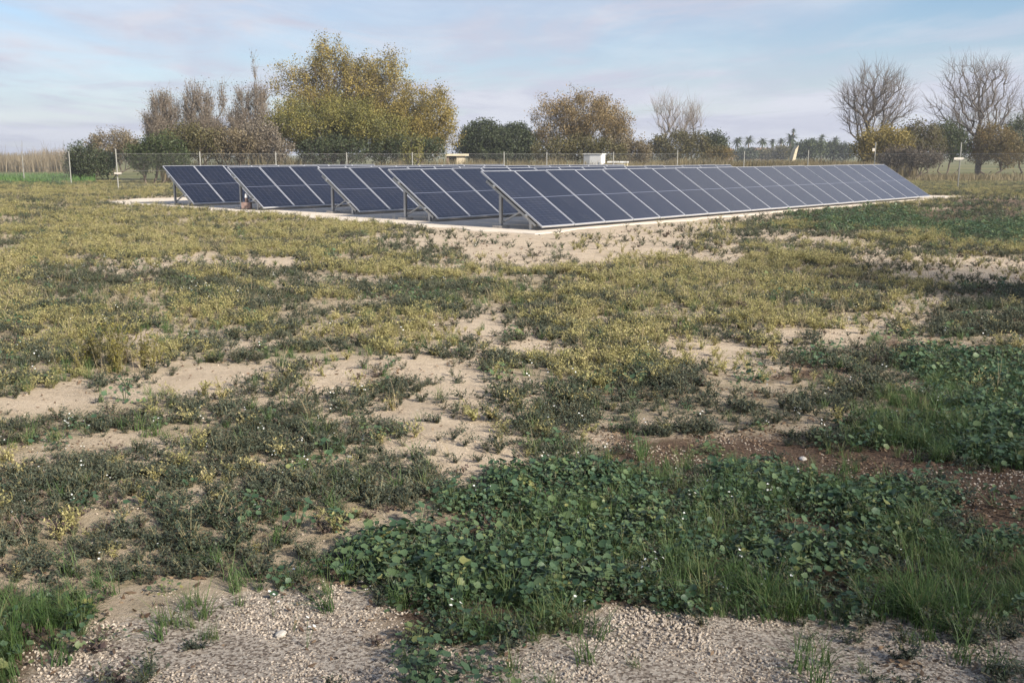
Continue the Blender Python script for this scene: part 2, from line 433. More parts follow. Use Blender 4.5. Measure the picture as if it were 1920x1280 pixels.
# pale gravel pad under the solar rows: irregular outline, a few centimetres proud of the field
def pad_material():
    m, nt, b, o = nodes('pale_crushed_stone'); L = nt.links.new
    f = noise(nt, 40, 6, 0.75); g = noise(nt, 1.3, 5, 0.6)
    r1 = ramp(nt, [(0.46, 0.39, 0.31), (0.63, 0.555, 0.46), (0.74, 0.67, 0.57)], [0.3, 0.5, 0.75]); L(f, r1.inputs[0])
    r2 = ramp(nt, [(0.48, 0.39, 0.29), (0.65, 0.575, 0.48)], [0.3, 0.65]); L(g, r2.inputs[0])
    L(mixrgb(nt, 0.5, r1.outputs[0], r2.outputs[0]), b.inputs['Base Color']); b.inputs['Roughness'].default_value = 0.95
    bp = nt.nodes.new('ShaderNodeBump'); bp.inputs['Strength'].default_value = 0.5; bp.inputs['Distance'].default_value = 0.02; L(f, bp.inputs['Height']); L(bp.outputs[0], b.inputs['Normal'])
    return m
outl = []
for i in range(len(PAD)):
    a, b_ = PAD[i], PAD[(i + 1) % len(PAD)]; n = max(2, int((b_ - a).length / 0.35))
    for k in range(n):
        p = a.lerp(b_, k / n); nrm = (b_ - a).normalized().cross(Vector((0, 0, 1)))
        j = (float(fbm(p.x, p.y, 1.2, 4, 21)) - 0.5) * 1.1
        outl.append(p + nrm * j)
pm = bpy.data.meshes.new('gravel_pad')
n = len(outl); ctr = sum(outl, Vector()) / n
pv = [(p.x, p.y, -0.05) for p in outl] + [(p.x * 0.995 + ctr.x * 0.005, p.y * 0.995 + ctr.y * 0.005, 0.014) for p in outl] + [(ctr.x, ctr.y, 0.018)]
pf = [(i, (i + 1) % n, n + (i + 1) % n, n + i) for i in range(n)] + [(n + i, n + (i + 1) % n, 2 * n) for i in range(n)]
pm.from_pydata(pv, [], pf); pm.update()
tag(link('gravel_pad', pm, pad_material()), kind='structure')

# ------------------------------------------------------------------ solar rows
LIP = 0.019
cells_me = MB().box(-PW / 2 + LIP, PW / 2 - LIP, -PL / 2 + LIP, PL / 2 - LIP, 0.0, 0.029).mesh('solar_panel'); cells_me.materials.append(M['solar'])
fb = MB()
fb.box(-PW / 2, -PW / 2 + LIP, -PL / 2, PL / 2, -0.004, 0.033); fb.box(PW / 2 - LIP, PW / 2, -PL / 2, PL / 2, -0.004, 0.033)
fb.box(-PW / 2 + LIP, PW / 2 - LIP, -PL / 2, -PL / 2 + LIP, -0.004, 0.033); fb.box(-PW / 2 + LIP, PW / 2 - LIP, PL / 2 - LIP, PL / 2, -0.004, 0.033)
frame_me = fb.mesh('frame'); frame_me.materials.append(M['alu'])
jb_me = MB().box(-0.12, 0.12, 0.78, 0.9, -0.03, -0.001).mesh('junction_box'); jb_me.materials.append(M['dark_hole'])
clamp_me = MB().box(-0.014, 0.014, -0.05, 0.05, 0.02, 0.037).mesh('clamp'); clamp_me.materials.append(M['galv'])
CT, ST = math.cos(TILT), math.sin(TILT)
def slope(v, n=0.0):           # position on the sloped plane, local row frame (x along row, y to the back)
    return (v * CT - n * ST, ZB + v * ST + n * CT)
ROWL = ['nearest long row of blue solar panels, its whole sloping face in view',
        'second row of solar panels, standing directly behind the nearest long row',
        'middle row of solar panels, third counted from the nearest row',
        'fourth row of solar panels, with a small reddish object at its left end',
        'farthest row of solar panels, leftmost in view with only two panels showing']
for r in range(5):
    base = BL0 - NR * (ROW_S * r) + DR * ROW_SHIFT[r]
    root = empty('solar_array', (base.x, base.y, 0.035), math.atan2(DR.y, DR.x))
    tag(root, ROWL[r], 'solar array', 'rows of solar panels on the gravel pad')
    wob = [random.uniform(-0.004, 0.004) for _ in range(NPANS[r])]
    NPAN = NPANS[r]
    for k in range(NPAN):
        y, z = slope(PL / 2, wob[k])
        p = link('solar_panel', cells_me, None, root, ((k + 0.5) * PITCHW, y, z), (TILT + wob[k] * 1.2, random.uniform(-.005, .005), 0))
        link('frame', frame_me, None, p); link('junction_box', jb_me, None, p)
    LEN = NPAN * PITCHW
    for v in (0.52, 1.72):        # purlins
        y, z = slope(v, -0.034)
        MB().bar((-0.05, y, z), (LEN + 0.05, y, z), 0.05, 0.055, (0, -ST, CT)).build('rail', M['galv'], root)
    nf = max(4, round(NPAN * 0.45))
    for k in range(nf):
        x = 0.10 + (LEN - 0.2) * k / (nf - 1)
        y0, z0 = slope(0.22, -0.10); y1, z1 = slope(2.05, -0.10)
        MB().bar((x, y0, z0), (x, y1, z1), 0.06, 0.075, (1, 0, 0)).build('rafter', M['galv'], root)
        yr, zr = slope(PL * 0.66, -0.14); yf, zf = slope(PL * 0.17, -0.14)
        MB().bar((x, yr, -0.1), (x, yr, zr), 0.075, 0.06, (1, 0, 0)).build('rear_post', M['galv'], root)
        MB().bar((x, yf, -0.1), (x, yf, zf + 0.02), 0.075, 0.06, (1, 0, 0)).build('front_post', M['galv'], root)
        yb, zb = slope(PL * 0.36, -0.14)
        MB().bar((x + 0.045, yr, 0.10), (x + 0.045, yb, zb), 0.035, 0.035, (1, 0, 0)).build('brace', M['galv'], root)
        MB().box(x - 0.14, x + 0.14, yr - 0.14, yr + 0.14, -0.03, 0.035).build('footing', M['stone'], root)

# ------------------------------------------------------------------ fence
def fence(pts, hs, name, label):
    base = pts[0]
    root = empty(name, base); tag(root, label, 'fence', 'wire fence around the solar field')
    for i, (p, h) in enumerate(zip(pts, hs)):
        q = p - base
        MB().tube((q.x, q.y, -0.2), (q.x, q.y, h), 0.032, 0.030, 8).build('post', M['fence_post'], root)
    for i in range(len(pts) - 1):
        a, b = pts[i] - base, pts[i + 1] - base; e = (b - a); Ln = e.length; d = e / Ln; H = 1.7
        m = MB(); w = 0.0011; st = 0.075
        nrm = d.cross(Vector((0, 0, 1)))
        vs_, fs_ = [], []
        for s in (1, -1):                 # the two sets of diagonal wires
            t0 = -H if s == 1 else 0.0
            t = t0 + 0.02
            while t < Ln + (0 if s == 1 else H):
                u0, u1 = t, t + s * H; z0, z1 = 0.05, 0.05 + H
                lo, hi = max(0, min(u0, u1)), min(Ln, max(u0, u1))
                if hi - lo > 0.02:
                    f = lambda u: z0 + (u - u0) / (u1 - u0) * (z1 - z0)
                    for (ua, ub) in ((lo, hi),):
                        A = a + d * ua + Vector((0, 0, f(ua))) + nrm * (0.004 * s); B = a + d * ub + Vector((0, 0, f(ub))) + nrm * (0.004 * s)
                        k = len(vs_); o1 = Vector((0, 0, w)); o2 = nrm * w
                        vs_ += [A + o1, A - o1 + o2, A - o1 - o2, B + o1, B - o1 + o2, B - o1 - o2]
                        fs_ += [(k, k + 1, k + 4, k + 3), (k + 1, k + 2, k + 5, k + 4), (k + 2, k, k + 3, k + 5)]
                t += st * 1.414
        me = bpy.data.meshes.new('wire_mesh'); me.from_pydata([tuple(v) for v in vs_], [], fs_); me.update()
        link('wire_mesh', me, M['wire'], root)
        for z in (0.06, 0.9, 1.74):
            MB().tube(a + Vector((0, 0, z)), b + Vector((0, 0, z)), 0.005, 0.005, 4, False).build('tension_wire', M['wire'], root)
def on_line(px, Y): p = at(px, 300, Y); p.z = 0; return p
backpx = [218, 375, 517, 650, 773, 945, 1025, 1150, 1270]
fence([on_line(p, 50 + (p - 218) / 1052 * 9) for p in backpx], [1.98, 1.86, 1.84, 1.82, 1.84, 1.86, 1.85, 1.85, 1.95], 'back_fence', 'grey wire mesh fence running behind the panel rows below the tall trees')
rp = [1270, 1395, 1515, 1640, 1800, 1985]
fence([on_line(p, 59.6 - (p - 1270) / 530 * 9.5) for p in rp], [1.95, 1.9, 1.95, 2.35, 2.3, 2.2], 'right_fence', 'wire mesh fence with tall posts near the bare trees at right')
lp = [(42, 66.5), (130, 57.5)]
fence([on_line(-40, 76)] + [on_line(*q) for q in lp], [1.9, 1.9, 1.9], 'left_fence', 'sparse wire fence crossing the green field at far left')
def plaque(px, py, Y, w, h, label):
    c = at(px, py, Y); e = empty('fence_sign', (c.x, c.y, c.z))
    tag(e, label, 'sign', 'small plaques on the fence posts')
    MB().box(-w / 2, w / 2, -0.012, -0.004, -h / 2, h / 2).build('plate', M['stone'], e)
    MB().box(-0.05, 0.05, -0.004, 0.03, -0.02, 0.02).build('bracket', M['galv'], e)
plaque(1798, 297.5, 49.95, 0.5, 0.11, 'pale plaque fixed across the tall fence post beside the bare tree at right')
plaque(221, 325, 49.85, 0.36, 0.09, 'pale plaque on the fence post left of the farthest panel row')
plaque(1638, 281, 52.85, 0.13, 0.16, 'small pale plate on the fence post above the far end of the nearest panel row')

# ------------------------------------------------------------------ small built things
def hut():
    p = at(856, 300, 64); e = empty('pump_hut', (p.x, p.y, 0)); tag(e, 'small cream hut with flat slab roof half hidden behind the panels', 'hut')
    MB().box(0.0, 0.52, 0, 0.9, 0, 1.62).build('wall', M['cream'], e)
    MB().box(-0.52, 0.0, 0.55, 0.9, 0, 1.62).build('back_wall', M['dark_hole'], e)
    MB().box(-0.62, -0.50, 0, 0.12, 0, 1.62).build('pillar', M['red'], e)
    MB().box(-0.66, 0.74, -0.14, 1.0, 1.62, 1.76).build('roof', M['cream'], e)
hut()
def cabinet():
    p = at(1115, 300, 62.2); e = empty('electrical_cabinet', (p.x, p.y, 0), R(-24)); tag(e, 'white boxy cabinet with a grey side standing behind the panel rows', 'cabinet')
    MB().box(-0.62, 0.55, -0.3, 0.4, 0.55, 1.72).build('body', M['white'], e)
    MB().box(-0.60, -0.25, -0.315, -0.302, 0.6, 1.67).build('side_panel', M['grey'], e)
    MB().box(-0.22, 0.51, -0.318, -0.302, 0.6, 1.67).build('door', M['white'], e)
    MB().box(0.42, 0.46, -0.345, -0.32, 1.1, 1.25).build('handle', M['grey'], e)
    MB().box(-0.67, 0.60, -0.36, 0.45, 1.722, 1.77).build('lid', M['white'], e)
    for x in (-0.55, 0.4): MB().box(x, x + 0.08, -0.2, -0.12, 0, 0.548).build('leg', M['galv'], e)
cabinet()
def tote():
    p = at(1159, 300, 62.0); e = empty('storage_box', (p.x, p.y, 0), R(-8)); tag(e, 'low pale yellow box with lighter end, right of the white cabinet', 'box')
    MB().box(-0.6, -0.08, -0.4, 0.4, 0, 1.2).build('end_section', M['cream'], e)
    MB().box(-0.078, 0.6, -0.42, 0.42, 0, 1.2).build('body', M['pale_yellow'], e)
    MB().box(-0.65, 0.65, -0.47, 0.47, 1.202, 1.3).build('lid', M['white'], e)
tote()
def pillar():
    p = at(1489, 300, 96); e = empty('wall_pillar', (p.x, p.y, 0)); tag(e, 'narrow cream wall end with sloping top, far off below the palms', 'wall')
    MB().hexa([(-0.45, 0, 0), (-0.1, 0, 0), (-0.1, 1.2, 0), (-0.45, 1.2, 0), (0.08, 0, 2.2), (0.38, 0, 2.6), (0.38, 1.2, 2.6), (0.08, 1.2, 2.2)]).build('wall', M['cream'], e)
    MB().box(-0.5, 0.0, -0.02, 1.22, -0.1, 0.3).build('base', M['cream'], e)
pillar()
def house(px0, px1, pytop, Y, label, wallm):
    a, b = at(px0, pytop, Y), at(px1, pytop, Y); w = b.x - a.x; h = a.z
    e = empty('far_house', ((a.x + b.x) / 2, Y, 0)); tag(e, label, 'house', 'low buildings near the palms')
    MB().box(-w / 2, w / 2, 0, 8, 0, h).build('wall', wallm, e)
    MB().hexa([(-w / 2 - .4, -.4, h), (w / 2 + .4, -.4, h), (w / 2 + .4, 8.4, h), (-w / 2 - .4, 8.4, h), (-w / 2 + .4, 3.5, h + 1.0), (w / 2 - .4, 3.5, h + 1.0), (w / 2 - .4, 4.5, h + 1.0), (-w / 2 + .4, 4.5, h + 1.0)]).build('roof', M['roof_tile'], e)
    k = max(2, int(w / 4))
    for i in range(k):
        x = -w / 2 + w * (i + 0.5) / k
        MB().box(x - 0.5, x + 0.5, -0.05, -0.01, 1.0, 2.2).build('window', M['dark_hole'], e)
house(1415, 1448, 283, 330, 'low pale pink house far off beneath the palms', M['pink_wall'])
house(1358, 1376, 284, 300, 'small pinkish house far off left of the palms', M['pink_wall'])
def valve():
    p = ground_at(463, 393.5); e = empty('valve_box', (p.x, p.y, 0.035)); tag(e, 'small reddish stand with a white cap beside the post of the fourth panel row', 'valve')
    MB().box(-0.14, 0.14, -0.1, 0.1, 0, 0.2).build('base_box', M['red'], e)
    MB().tube((0, 0, 0.2), (0, 0, 0.34), 0.055, 0.045, 10).build('pipe', M['red'], e)
    MB().tube((0, 0, 0.34), (0, 0, 0.46), 0.06, 0.04, 10).build('cap', M['white'], e)
valve()

# ------------------------------------------------------------------ trees
def tubes_np(P0, P1, R0, R1, k):
    d = P1 - P0; ln = np.linalg.norm(d, axis=1, keepdims=True); d = d / np.maximum(ln, 1e-6)
    up = np.where(np.abs(d[:, 2:3]) < 0.9, np.array([[0, 0, 1.0]]), np.array([[1.0, 0, 0]]))
    a = np.cross(d, up); a /= np.linalg.norm(a, axis=1, keepdims=True); b = np.cross(a, d)
    t = np.arange(k) * 2 * np.pi / k
    ring = a[:, None, :] * np.cos(t)[None, :, None] + b[:, None, :] * np.sin(t)[None, :, None]
    V = np.concatenate([P0[:, None] + ring * R0[:, None, None], P1[:, None] + ring * R1[:, None, None]], 1).reshape(-1, 3)
    n = len(P0); base = (np.arange(n) * 2 * k)[:, None]; i = np.arange(k)[None]; j = (i + 1) % k
    Fc = np.stack([base + i, base + j, base + k + j, base + k + i], -1).reshape(-1, 4)
    return V, Fc
def leaves_np(C, size, g, flat=0.0, asp=0.62):
    """one folded four-cornered leaf at each centre"""
    n = len(C)
    u = g.normal(size=(n, 3)); u[:, 2] *= (1 - flat); u /= np.linalg.norm(u, axis=1, keepdims=True)
    w = g.normal(size=(n, 3)); w[:, 2] *= (1 - flat); w -= u * (w * u).sum(1, keepdims=True); w /= np.linalg.norm(w, axis=1, keepdims=True)
    nn = np.cross(u, w)
    s = (size * g.uniform(0.6, 1.35, n))[:, None]
    V = np.stack([C - u * s * 0.5, C + w * s * asp * 0.5 + nn * s * 0.12, C + u * s * 0.5, C - w * s * asp * 0.5 + nn * s * 0.12], 1).reshape(-1, 3)
    return V, np.arange(4 * n).reshape(-1, 4)
def sample_env(env, n, g, shell=0.5):
    vol = np.array([e[3] * e[4] * e[5] * (e[6] if len(e) > 6 else 1.0) for e in env]); pick = g.choice(len(env), n, p=vol / vol.sum())
    E = np.array([e[:6] for e in env])[pick]
    d = g.normal(size=(n, 3)); d /= np.linalg.norm(d, axis=1, keepdims=True)
    r = g.random(n) ** (1 / 3.0); r = np.where(g.random(n) < shell, 0.72 + 0.28 * r, r)
    return E[:, :3] + d * E[:, 3:] * r[:, None]
def make_tree(name, label, base, env, seed, targets=260, trunk_h=1.5, trunk_r=0.16, leaf_m=None, leaf_n=0, leaf_s=0.14, leaf_sig=0.32,
              bark='bark_grey', twigs=0, twig_len=0.6, twig_up=0.5, twig_m=None, group=None, cat='tree', stems=1, shell=0.55, leaf_frac=1.0, min_leaf_z=0.25, tipr=0.008, twig_r=0.007):
    """trunk and limbs grown towards points spread through the crown's outline (env: ellipsoids relative to the base)"""
    g = np.random.default_rng(seed)
    e = empty(name, base); tag(e, label, cat, group)
    T = sample_env(env, targets, g, shell); T = T[T[:, 2] > 0.3]
    cx = np.average(T[:, 0]) * 0.25
    pos = []; par = []; path = []
    for s in range(stems):
        ox = (s - (stems - 1) / 2) * 0.25
        pos.append(np.array([ox, 0, -0.15])); par.append(-1); path.append(0.0)
        for k in range(1, 4):
            pos.append(np.array([ox * (1 + k * 0.7) + cx * k / 3 + g.normal() * 0.05, g.normal() * 0.06, trunk_h * k / 3])); par.append(len(pos) - 2); path.append(path[-1] + trunk_h / 3)
    top = np.array([cx, 0, trunk_h])
    order = np.argsort(np.linalg.norm(T - top, axis=1) + g.normal(size=len(T)) * 0.3)
    A = np.zeros((targets * 4 + 32, 3)); A[:len(pos)] = pos; PA = np.zeros(len(A)); PA[:len(pos)] = path; n = len(pos); tips = []
    usable = np.zeros(len(A), bool); usable[:n] = True
    for s in range(stems): usable[s * 4:s * 4 + 2] = False
    for t in T[order]:
        d = np.linalg.norm(A[:n] - t, axis=1)
        up = np.maximum(0, A[:n, 2] - t[2]) * 0.8
        c = d + 0.42 * PA[:n] + up; c[~usable[:n]] = 1e9
        i = int(np.argmin(c)); p0 = A[i]; L = d[i]
        m = 1 if L < 0.7 else (2 if L < 1.8 else 3); last = i
        for k in range(1, m + 1):
            f = k / m; q = p0 + (t - p0) * f
            if k < m: q = q + g.normal(size=3) * 0.07 * L; q[2] += 0.05 * L
            A[n] = q; par.append(last); PA[n] = PA[last] + np.linalg.norm(A[n] - A[last]); usable[n] = True; last = n; n += 1
        tips.append(last)
    A = A[:n]; par = np.array(par); cnt = np.zeros(n)
    for i in tips: cnt[i] += 1
    for i in range(n - 1, -1, -1):
        if par[i] >= 0: cnt[par[i]] += cnt[i]
    for s in range(stems):
        pass
    rad = tipr * np.maximum(cnt, 1) ** 0.47
    rad = np.minimum(rad, trunk_r); rad[:4 * stems] = np.maximum(rad[:4 * stems], trunk_r * 0.8 / stems ** 0.5)
    for s in range(stems): rad[s * 4] = trunk_r * 1.25 / stems ** 0.5
    kid = np.where(par >= 0)[0]
    r0 = np.minimum(rad[par[kid]], rad[kid] * 1.7)
    V1, F1 = tubes_np(A[par[kid]], A[kid], r0, rad[kid], 5)
    link('trunk', np_mesh('trunk', V1, F1, True), M[bark], e)
    tp = A[tips]; Vs, Fs = [], []
    cz = np.array([cx, 0, trunk_h * 0.6])
    if twigs:
        K = np.repeat(tp, twigs, 0); d = (K - cz); d /= np.linalg.norm(d, axis=1, keepdims=True)
        d = d * 0.9 + g.normal(size=d.shape) * 0.45; d[:, 2] += twig_up; d /= np.linalg.norm(d, axis=1, keepdims=True)
        ln = twig_len * g.uniform(0.45, 1.3, len(K))[:, None]
        S0 = K + g.normal(size=K.shape) * 0.05; S1 = S0 + d * ln * 0.55; d2 = d + g.normal(size=d.shape) * 0.25; d2[:, 2] += 0.15; S2 = S1 + d2 * ln * 0.5
        # side shoots
        h = g.random(len(K)) < 0.7; d3 = d[h] + g.normal(size=(h.sum(), 3)) * 0.6; S3 = S1[h] + d3 * ln[h] * 0.45
        P0 = np.concatenate([S0, S1, S1[h]]); P1 = np.concatenate([S1, S2, S3])
        R0 = np.concatenate([np.full(len(K), twig_r), np.full(len(K), twig_r * .75), np.full(h.sum(), twig_r * .7)]); R1 = np.concatenate([np.full(len(K), twig_r * .75), np.full(len(K), twig_r * .35), np.full(h.sum(), twig_r * .3)])
        V2, F2 = tubes_np(P0, P1, R0, R1, 3)
        link('twigs', np_mesh('twigs', V2, F2), M[twig_m or 'twig'], e)
        tp = np.concatenate([tp, S1, S2])
    if leaf_n:
        src = tp[g.random(len(tp)) < leaf_frac]
        C = np.repeat(src, max(1, int(round(leaf_n / max(1, len(src))))), 0)
        C = C + np.clip(g.normal(size=C.shape), -1.35, 1.35) * leaf_sig * g.uniform(0.5, 1.3, len(C))[:, None]
        C = C[C[:, 2] > min_leaf_z]
        V3, F3 = leaves_np(C, leaf_s, g)
        link('crown', np_mesh('crown', V3, F3), leaf_m, e)
    return e
def px_env(basepx, Y, ells, depth=0.8):
    """ellipses read in photo pixels at the tree's distance -> ellipsoids in metres relative to the tree's base"""
    b = at(basepx, 300, Y); out = []
    for el in ells:
        c = at(el[0], el[1], Y); s = Y / F / CP * 1.0
        s = Y / F
        q = (c.x - b.x, (el[4] if len(el) > 4 else 0.0), c.z, el[2] * s, el[2] * s * depth, el[3] * s)
        if len(el) > 5: q = q + (el[5],)
        out.append(q)
    return Vector((b.x, Y, 0)), out
def ptree(name, label, basepx, Y, ells, seed, depth=0.8, **kw):
    b, env = px_env(basepx, Y, ells, depth)
    return make_tree(name, label, b, env, seed, **kw)

LF = {}
LF['ochre'] = foliage('ochre_olive_leaves', [(0.10, 0.09, 0.035), (0.20, 0.165, 0.05), (0.32, 0.25, 0.072), (0.44, 0.34, 0.11)], 0.3, clump=0.5, clump_scale=0.55)
LF['ygreen'] = foliage('yellow_green_leaves', [(0.07, 0.078, 0.028), (0.14, 0.14, 0.042), (0.24, 0.215, 0.06), (0.34, 0.285, 0.085)], 0.3, clump=0.5, clump_scale=0.6)
LF['rust'] = foliage('rusty_autumn_leaves', [(0.11, 0.09, 0.045), (0.20, 0.15, 0.07), (0.30, 0.215, 0.095), (0.36, 0.275, 0.14)], 0.3, clump=0.5, clump_scale=0.5)
LF['grey'] = foliage('grey_brown_dry_leaves', [(0.12, 0.10, 0.075), (0.19, 0.16, 0.12), (0.26, 0.22, 0.165)], 0.2, clump=0.4)
LF['dark'] = foliage('dark_evergreen_leaves', [(0.03, 0.038, 0.02), (0.055, 0.07, 0.032), (0.09, 0.11, 0.05)], 0.2, clump=0.4, clump_scale=0.9)
LF['green'] = foliage('mid_green_leaves', [(0.028, 0.042, 0.016), (0.06, 0.08, 0.03), (0.11, 0.13, 0.05)], 0.25, clump=0.4, clump_scale=0.9)
LF['tan'] = foliage('tan_dry_leaves', [(0.10, 0.082, 0.05), (0.18, 0.145, 0.085), (0.26, 0.205, 0.12)], 0.25, clump=0.5, clump_scale=0.8)
LF['olive'] = foliage('olive_brush_leaves', [(0.05, 0.05, 0.02), (0.11, 0.10, 0.04), (0.19, 0.16, 0.07)], 0.25, clump=0.5, clump_scale=0.8)
LF['purple'] = foliage('dull_brown_leaves', [(0.05, 0.042, 0.035), (0.10, 0.082, 0.062), (0.16, 0.13, 0.095)], 0.2, clump=0.4)
LF['orange'] = foliage('orange_green_leaves', [(0.08, 0.075, 0.03), (0.17, 0.13, 0.05), (0.26, 0.175, 0.065)], 0.3, clump=0.5, clump_scale=0.6)

GT = 'tall autumn trees behind the fence'
ptree('autumn_tree', 'tallest tree, olive and ochre with upright shoots, left of centre', 640, 67,
      [(640, 180, 80, 50), (700, 185, 65, 48), (610, 235, 85, 48), (690, 230, 80, 40), (612, 138, 26, 40, 0, 2), (720, 148, 40, 34, 0, 1.2), (665, 150, 35, 32), (550, 175, 35, 40),
       (584, 112, 6, 22, 0, 9), (607, 112, 12, 28, 0, 6), (633, 106, 7, 24, 0, 9), (697, 145, 8, 22, 0, 3), (725, 138, 12, 22, 0, 3), (548, 145, 10, 28, 0, 4), (524, 165, 10, 34, 0, 4)],
      11, targets=760, trunk_h=2.0, trunk_r=0.24, leaf_m=LF['ochre'], leaf_n=66000, leaf_s=0.105, leaf_sig=0.22, leaf_frac=0.5, bark='bark_brown', twigs=3, twig_len=0.75, twig_up=0.9, group=GT)
ptree('autumn_tree', 'rounded ochre tree on the right flank of the tallest tree', 795, 66,
      [(795, 225, 55, 52), (745, 245, 55, 42), (828, 258, 30, 36), (770, 268, 60, 25)],
      12, targets=330, trunk_h=1.4, trunk_r=0.18, leaf_m=LF['ochre'], leaf_n=44000, leaf_s=0.105, leaf_sig=0.26, bark='bark_brown', twigs=1, twig_len=0.5, group=GT)
ptree('autumn_tree', 'yellow green spreading tree below the front of the tallest tree', 600, 63,
      [(590, 245, 75, 36), (690, 250, 70, 32), (545, 240, 35, 45), (650, 225, 60, 30)],
      13, targets=380, trunk_h=1.2, trunk_r=0.17, leaf_m=LF['ygreen'], leaf_n=44000, leaf_s=0.105, leaf_sig=0.26, bark='bark_brown', twigs=1, twig_len=0.5, group=GT)
GB = 'grey twiggy trees left of the tall trees'
for i, (bp, ells, lb) in enumerate([
        (306, [(302, 225, 18, 34), (318, 220, 14, 30), (286, 245, 14, 24), (310, 262, 30, 22)], 'grey twiggy tree with rounded top, leftmost of the three beside the tall tree'),
        (375, [(362, 210, 16, 36), (385, 205, 16, 34), (350, 235, 12, 26), (414, 200, 5, 34, 0, 2.5), (385, 258, 34, 24)], 'grey twiggy tree with a thin upright spire, middle of the three'),
        (465, [(455, 212, 14, 36), (485, 210, 20, 38), (440, 245, 14, 26), (477, 145, 2.0, 26, 0, 9), (470, 258, 36, 26)], 'grey brown twiggy tree touching the left side of the tall ochre tree')]):
    ptree('twiggy_tree', lb, bp, 66, ells, 30 + i, targets=300, trunk_h=1.0, trunk_r=0.13, twigs=7, twig_len=0.75, twig_up=0.9, twig_r=0.010, tipr=0.010, shell=0.3,
          leaf_m=LF['grey'], leaf_n=2600, leaf_s=0.10, leaf_sig=0.14, group=GB, stems=2)
GS = 'shrubs along the fence'
def shrub(label, px, Y, ells, seed, lm, n=7000, s=0.14, sig=0.2, tg=160, tw=1, nm='shrub', group=GS, bark='bark_brown', **kw):
    return ptree(nm, label, px, Y, ells, seed, targets=tg, trunk_h=0.4, trunk_r=0.07, stems=3, leaf_m=LF[lm], leaf_n=int(n * 1.7), leaf_s=s * 0.78, leaf_sig=sig, twigs=tw, twig_len=0.35, group=group, cat='shrub', min_leaf_z=0.05, bark=bark, **kw)
shrub('dark green rounded bush standing alone near the left field', 163, 68, [(158, 304, 30, 24), (182, 308, 22, 20), (150, 312, 24, 16)], 41, 'dark')
shrub('small mid green bush just left of the plaque on the left fence post', 200, 70, [(200, 308, 12, 14)], 42, 'green', n=1800, tg=50)
shrub('tan dome shaped bush behind the left fence post', 212, 84, [(212, 276, 44, 26), (190, 290, 26, 24), (238, 288, 26, 26)], 43, 'tan', n=8000, s=0.16, tg=220, tw=2)
shrub('green bush beside the left end of the farthest panel row', 285, 57, [(275, 296, 30, 26), (305, 288, 36, 26), (322, 300, 26, 24), (262, 305, 20, 20)], 44, 'green', n=9000, tg=220)
shrub('olive brush under the leftmost grey twiggy tree', 350, 60, [(345, 270, 34, 28), (380, 275, 34, 26), (330, 285, 26, 20)], 45, 'olive', n=7000, tg=200, tw=2)
shrub('tan and olive brush under the middle grey twiggy tree', 425, 60.5, [(420, 275, 36, 26), (455, 280, 36, 24)], 46, 'tan', n=5500, tg=180, tw=3)
shrub('grey brown brush at the left foot of the tallest tree', 495, 61, [(490, 270, 36, 30), (515, 285, 30, 20)], 47, 'grey', n=5500, tg=180, tw=3)
shrub('dark evergreen bush in the shade below the tallest tree', 625, 61.5, [(610, 284, 50, 20), (660, 288, 40, 18)], 48, 'dark', n=6500, tg=160)
shrub('dark evergreen bush below the rounded ochre tree', 740, 62, [(725, 286, 32, 18), (760, 284, 22, 20), (800, 284, 30, 16)], 49, 'dark', n=5500, tg=150)
ptree('sapling', 'bright yellow green sapling just behind the second panel row', 772, 57.5, [(766, 285, 9, 20), (782, 280, 10, 18), (774, 298, 16, 12)], 50, targets=90, trunk_h=0.5, trunk_r=0.04, leaf_m=LF['ygreen'], leaf_n=1500, leaf_s=0.12, leaf_sig=0.14, twigs=1, twig_len=0.3, cat='sapling')
GD = 'dark evergreen trees right of the tall trees'
ptree('evergreen_tree', 'dense dark green tree with domed top, right of the small hut', 912, 84, [(910, 266, 46, 34), (890, 276, 34, 28), (935, 275, 32, 30)], 51, targets=300, trunk_h=1.2, trunk_r=0.16, leaf_m=LF['dark'], leaf_n=26000, leaf_s=0.15, leaf_sig=0.3, group=GD)
ptree('evergreen_tree', 'dense dark green tree next to the rusty autumn tree', 972, 85, [(968, 270, 34, 34), (990, 278, 24, 26)], 52, targets=220, trunk_h=1.2, trunk_r=0.15, leaf_m=LF['dark'], leaf_n=18000, leaf_s=0.15, leaf_sig=0.3, group=GD)
ptree('autumn_tree', 'rusty orange tree with bare upper left branches near the centre', 1095, 76, [(1115, 240, 52, 40), (1150, 245, 30, 34), (1085, 222, 44, 36), (1035, 232, 34, 36, 0, 0.8), (1060, 262, 46, 30)], 53,
      targets=480, trunk_h=1.5, trunk_r=0.18, leaf_m=LF['rust'], leaf_n=32000, leaf_s=0.11, leaf_sig=0.24, leaf_frac=0.45, twigs=3, twig_len=0.65, twig_up=0.7, bark='bark_grey', group='autumn trees in the centre')
shrub('olive brush under the rusty orange tree, behind the white cabinet', 1085, 66, [(1040, 288, 40, 18), (1090, 285, 40, 20), (1135, 288, 34, 18)], 54, 'olive', n=8000, tg=220, tw=2)
shrub('brown brush right of the pale yellow box', 1195, 68, [(1190, 290, 30, 18), (1165, 282, 22, 22)], 55, 'tan', n=4500, tg=130, tw=3)
GBT = 'bare trees in the middle distance'
ptree('bare_tree', 'small bare purple grey tree, left of the pair right of centre', 1258, 104, [(1252, 222, 28, 26), (1262, 245, 24, 26), (1245, 210, 18, 14)], 56, targets=80, trunk_h=2.2, trunk_r=0.13, twigs=5, twig_len=1.3, twig_up=0.6, tipr=0.015, shell=0.2, group=GBT, twig_r=0.010)
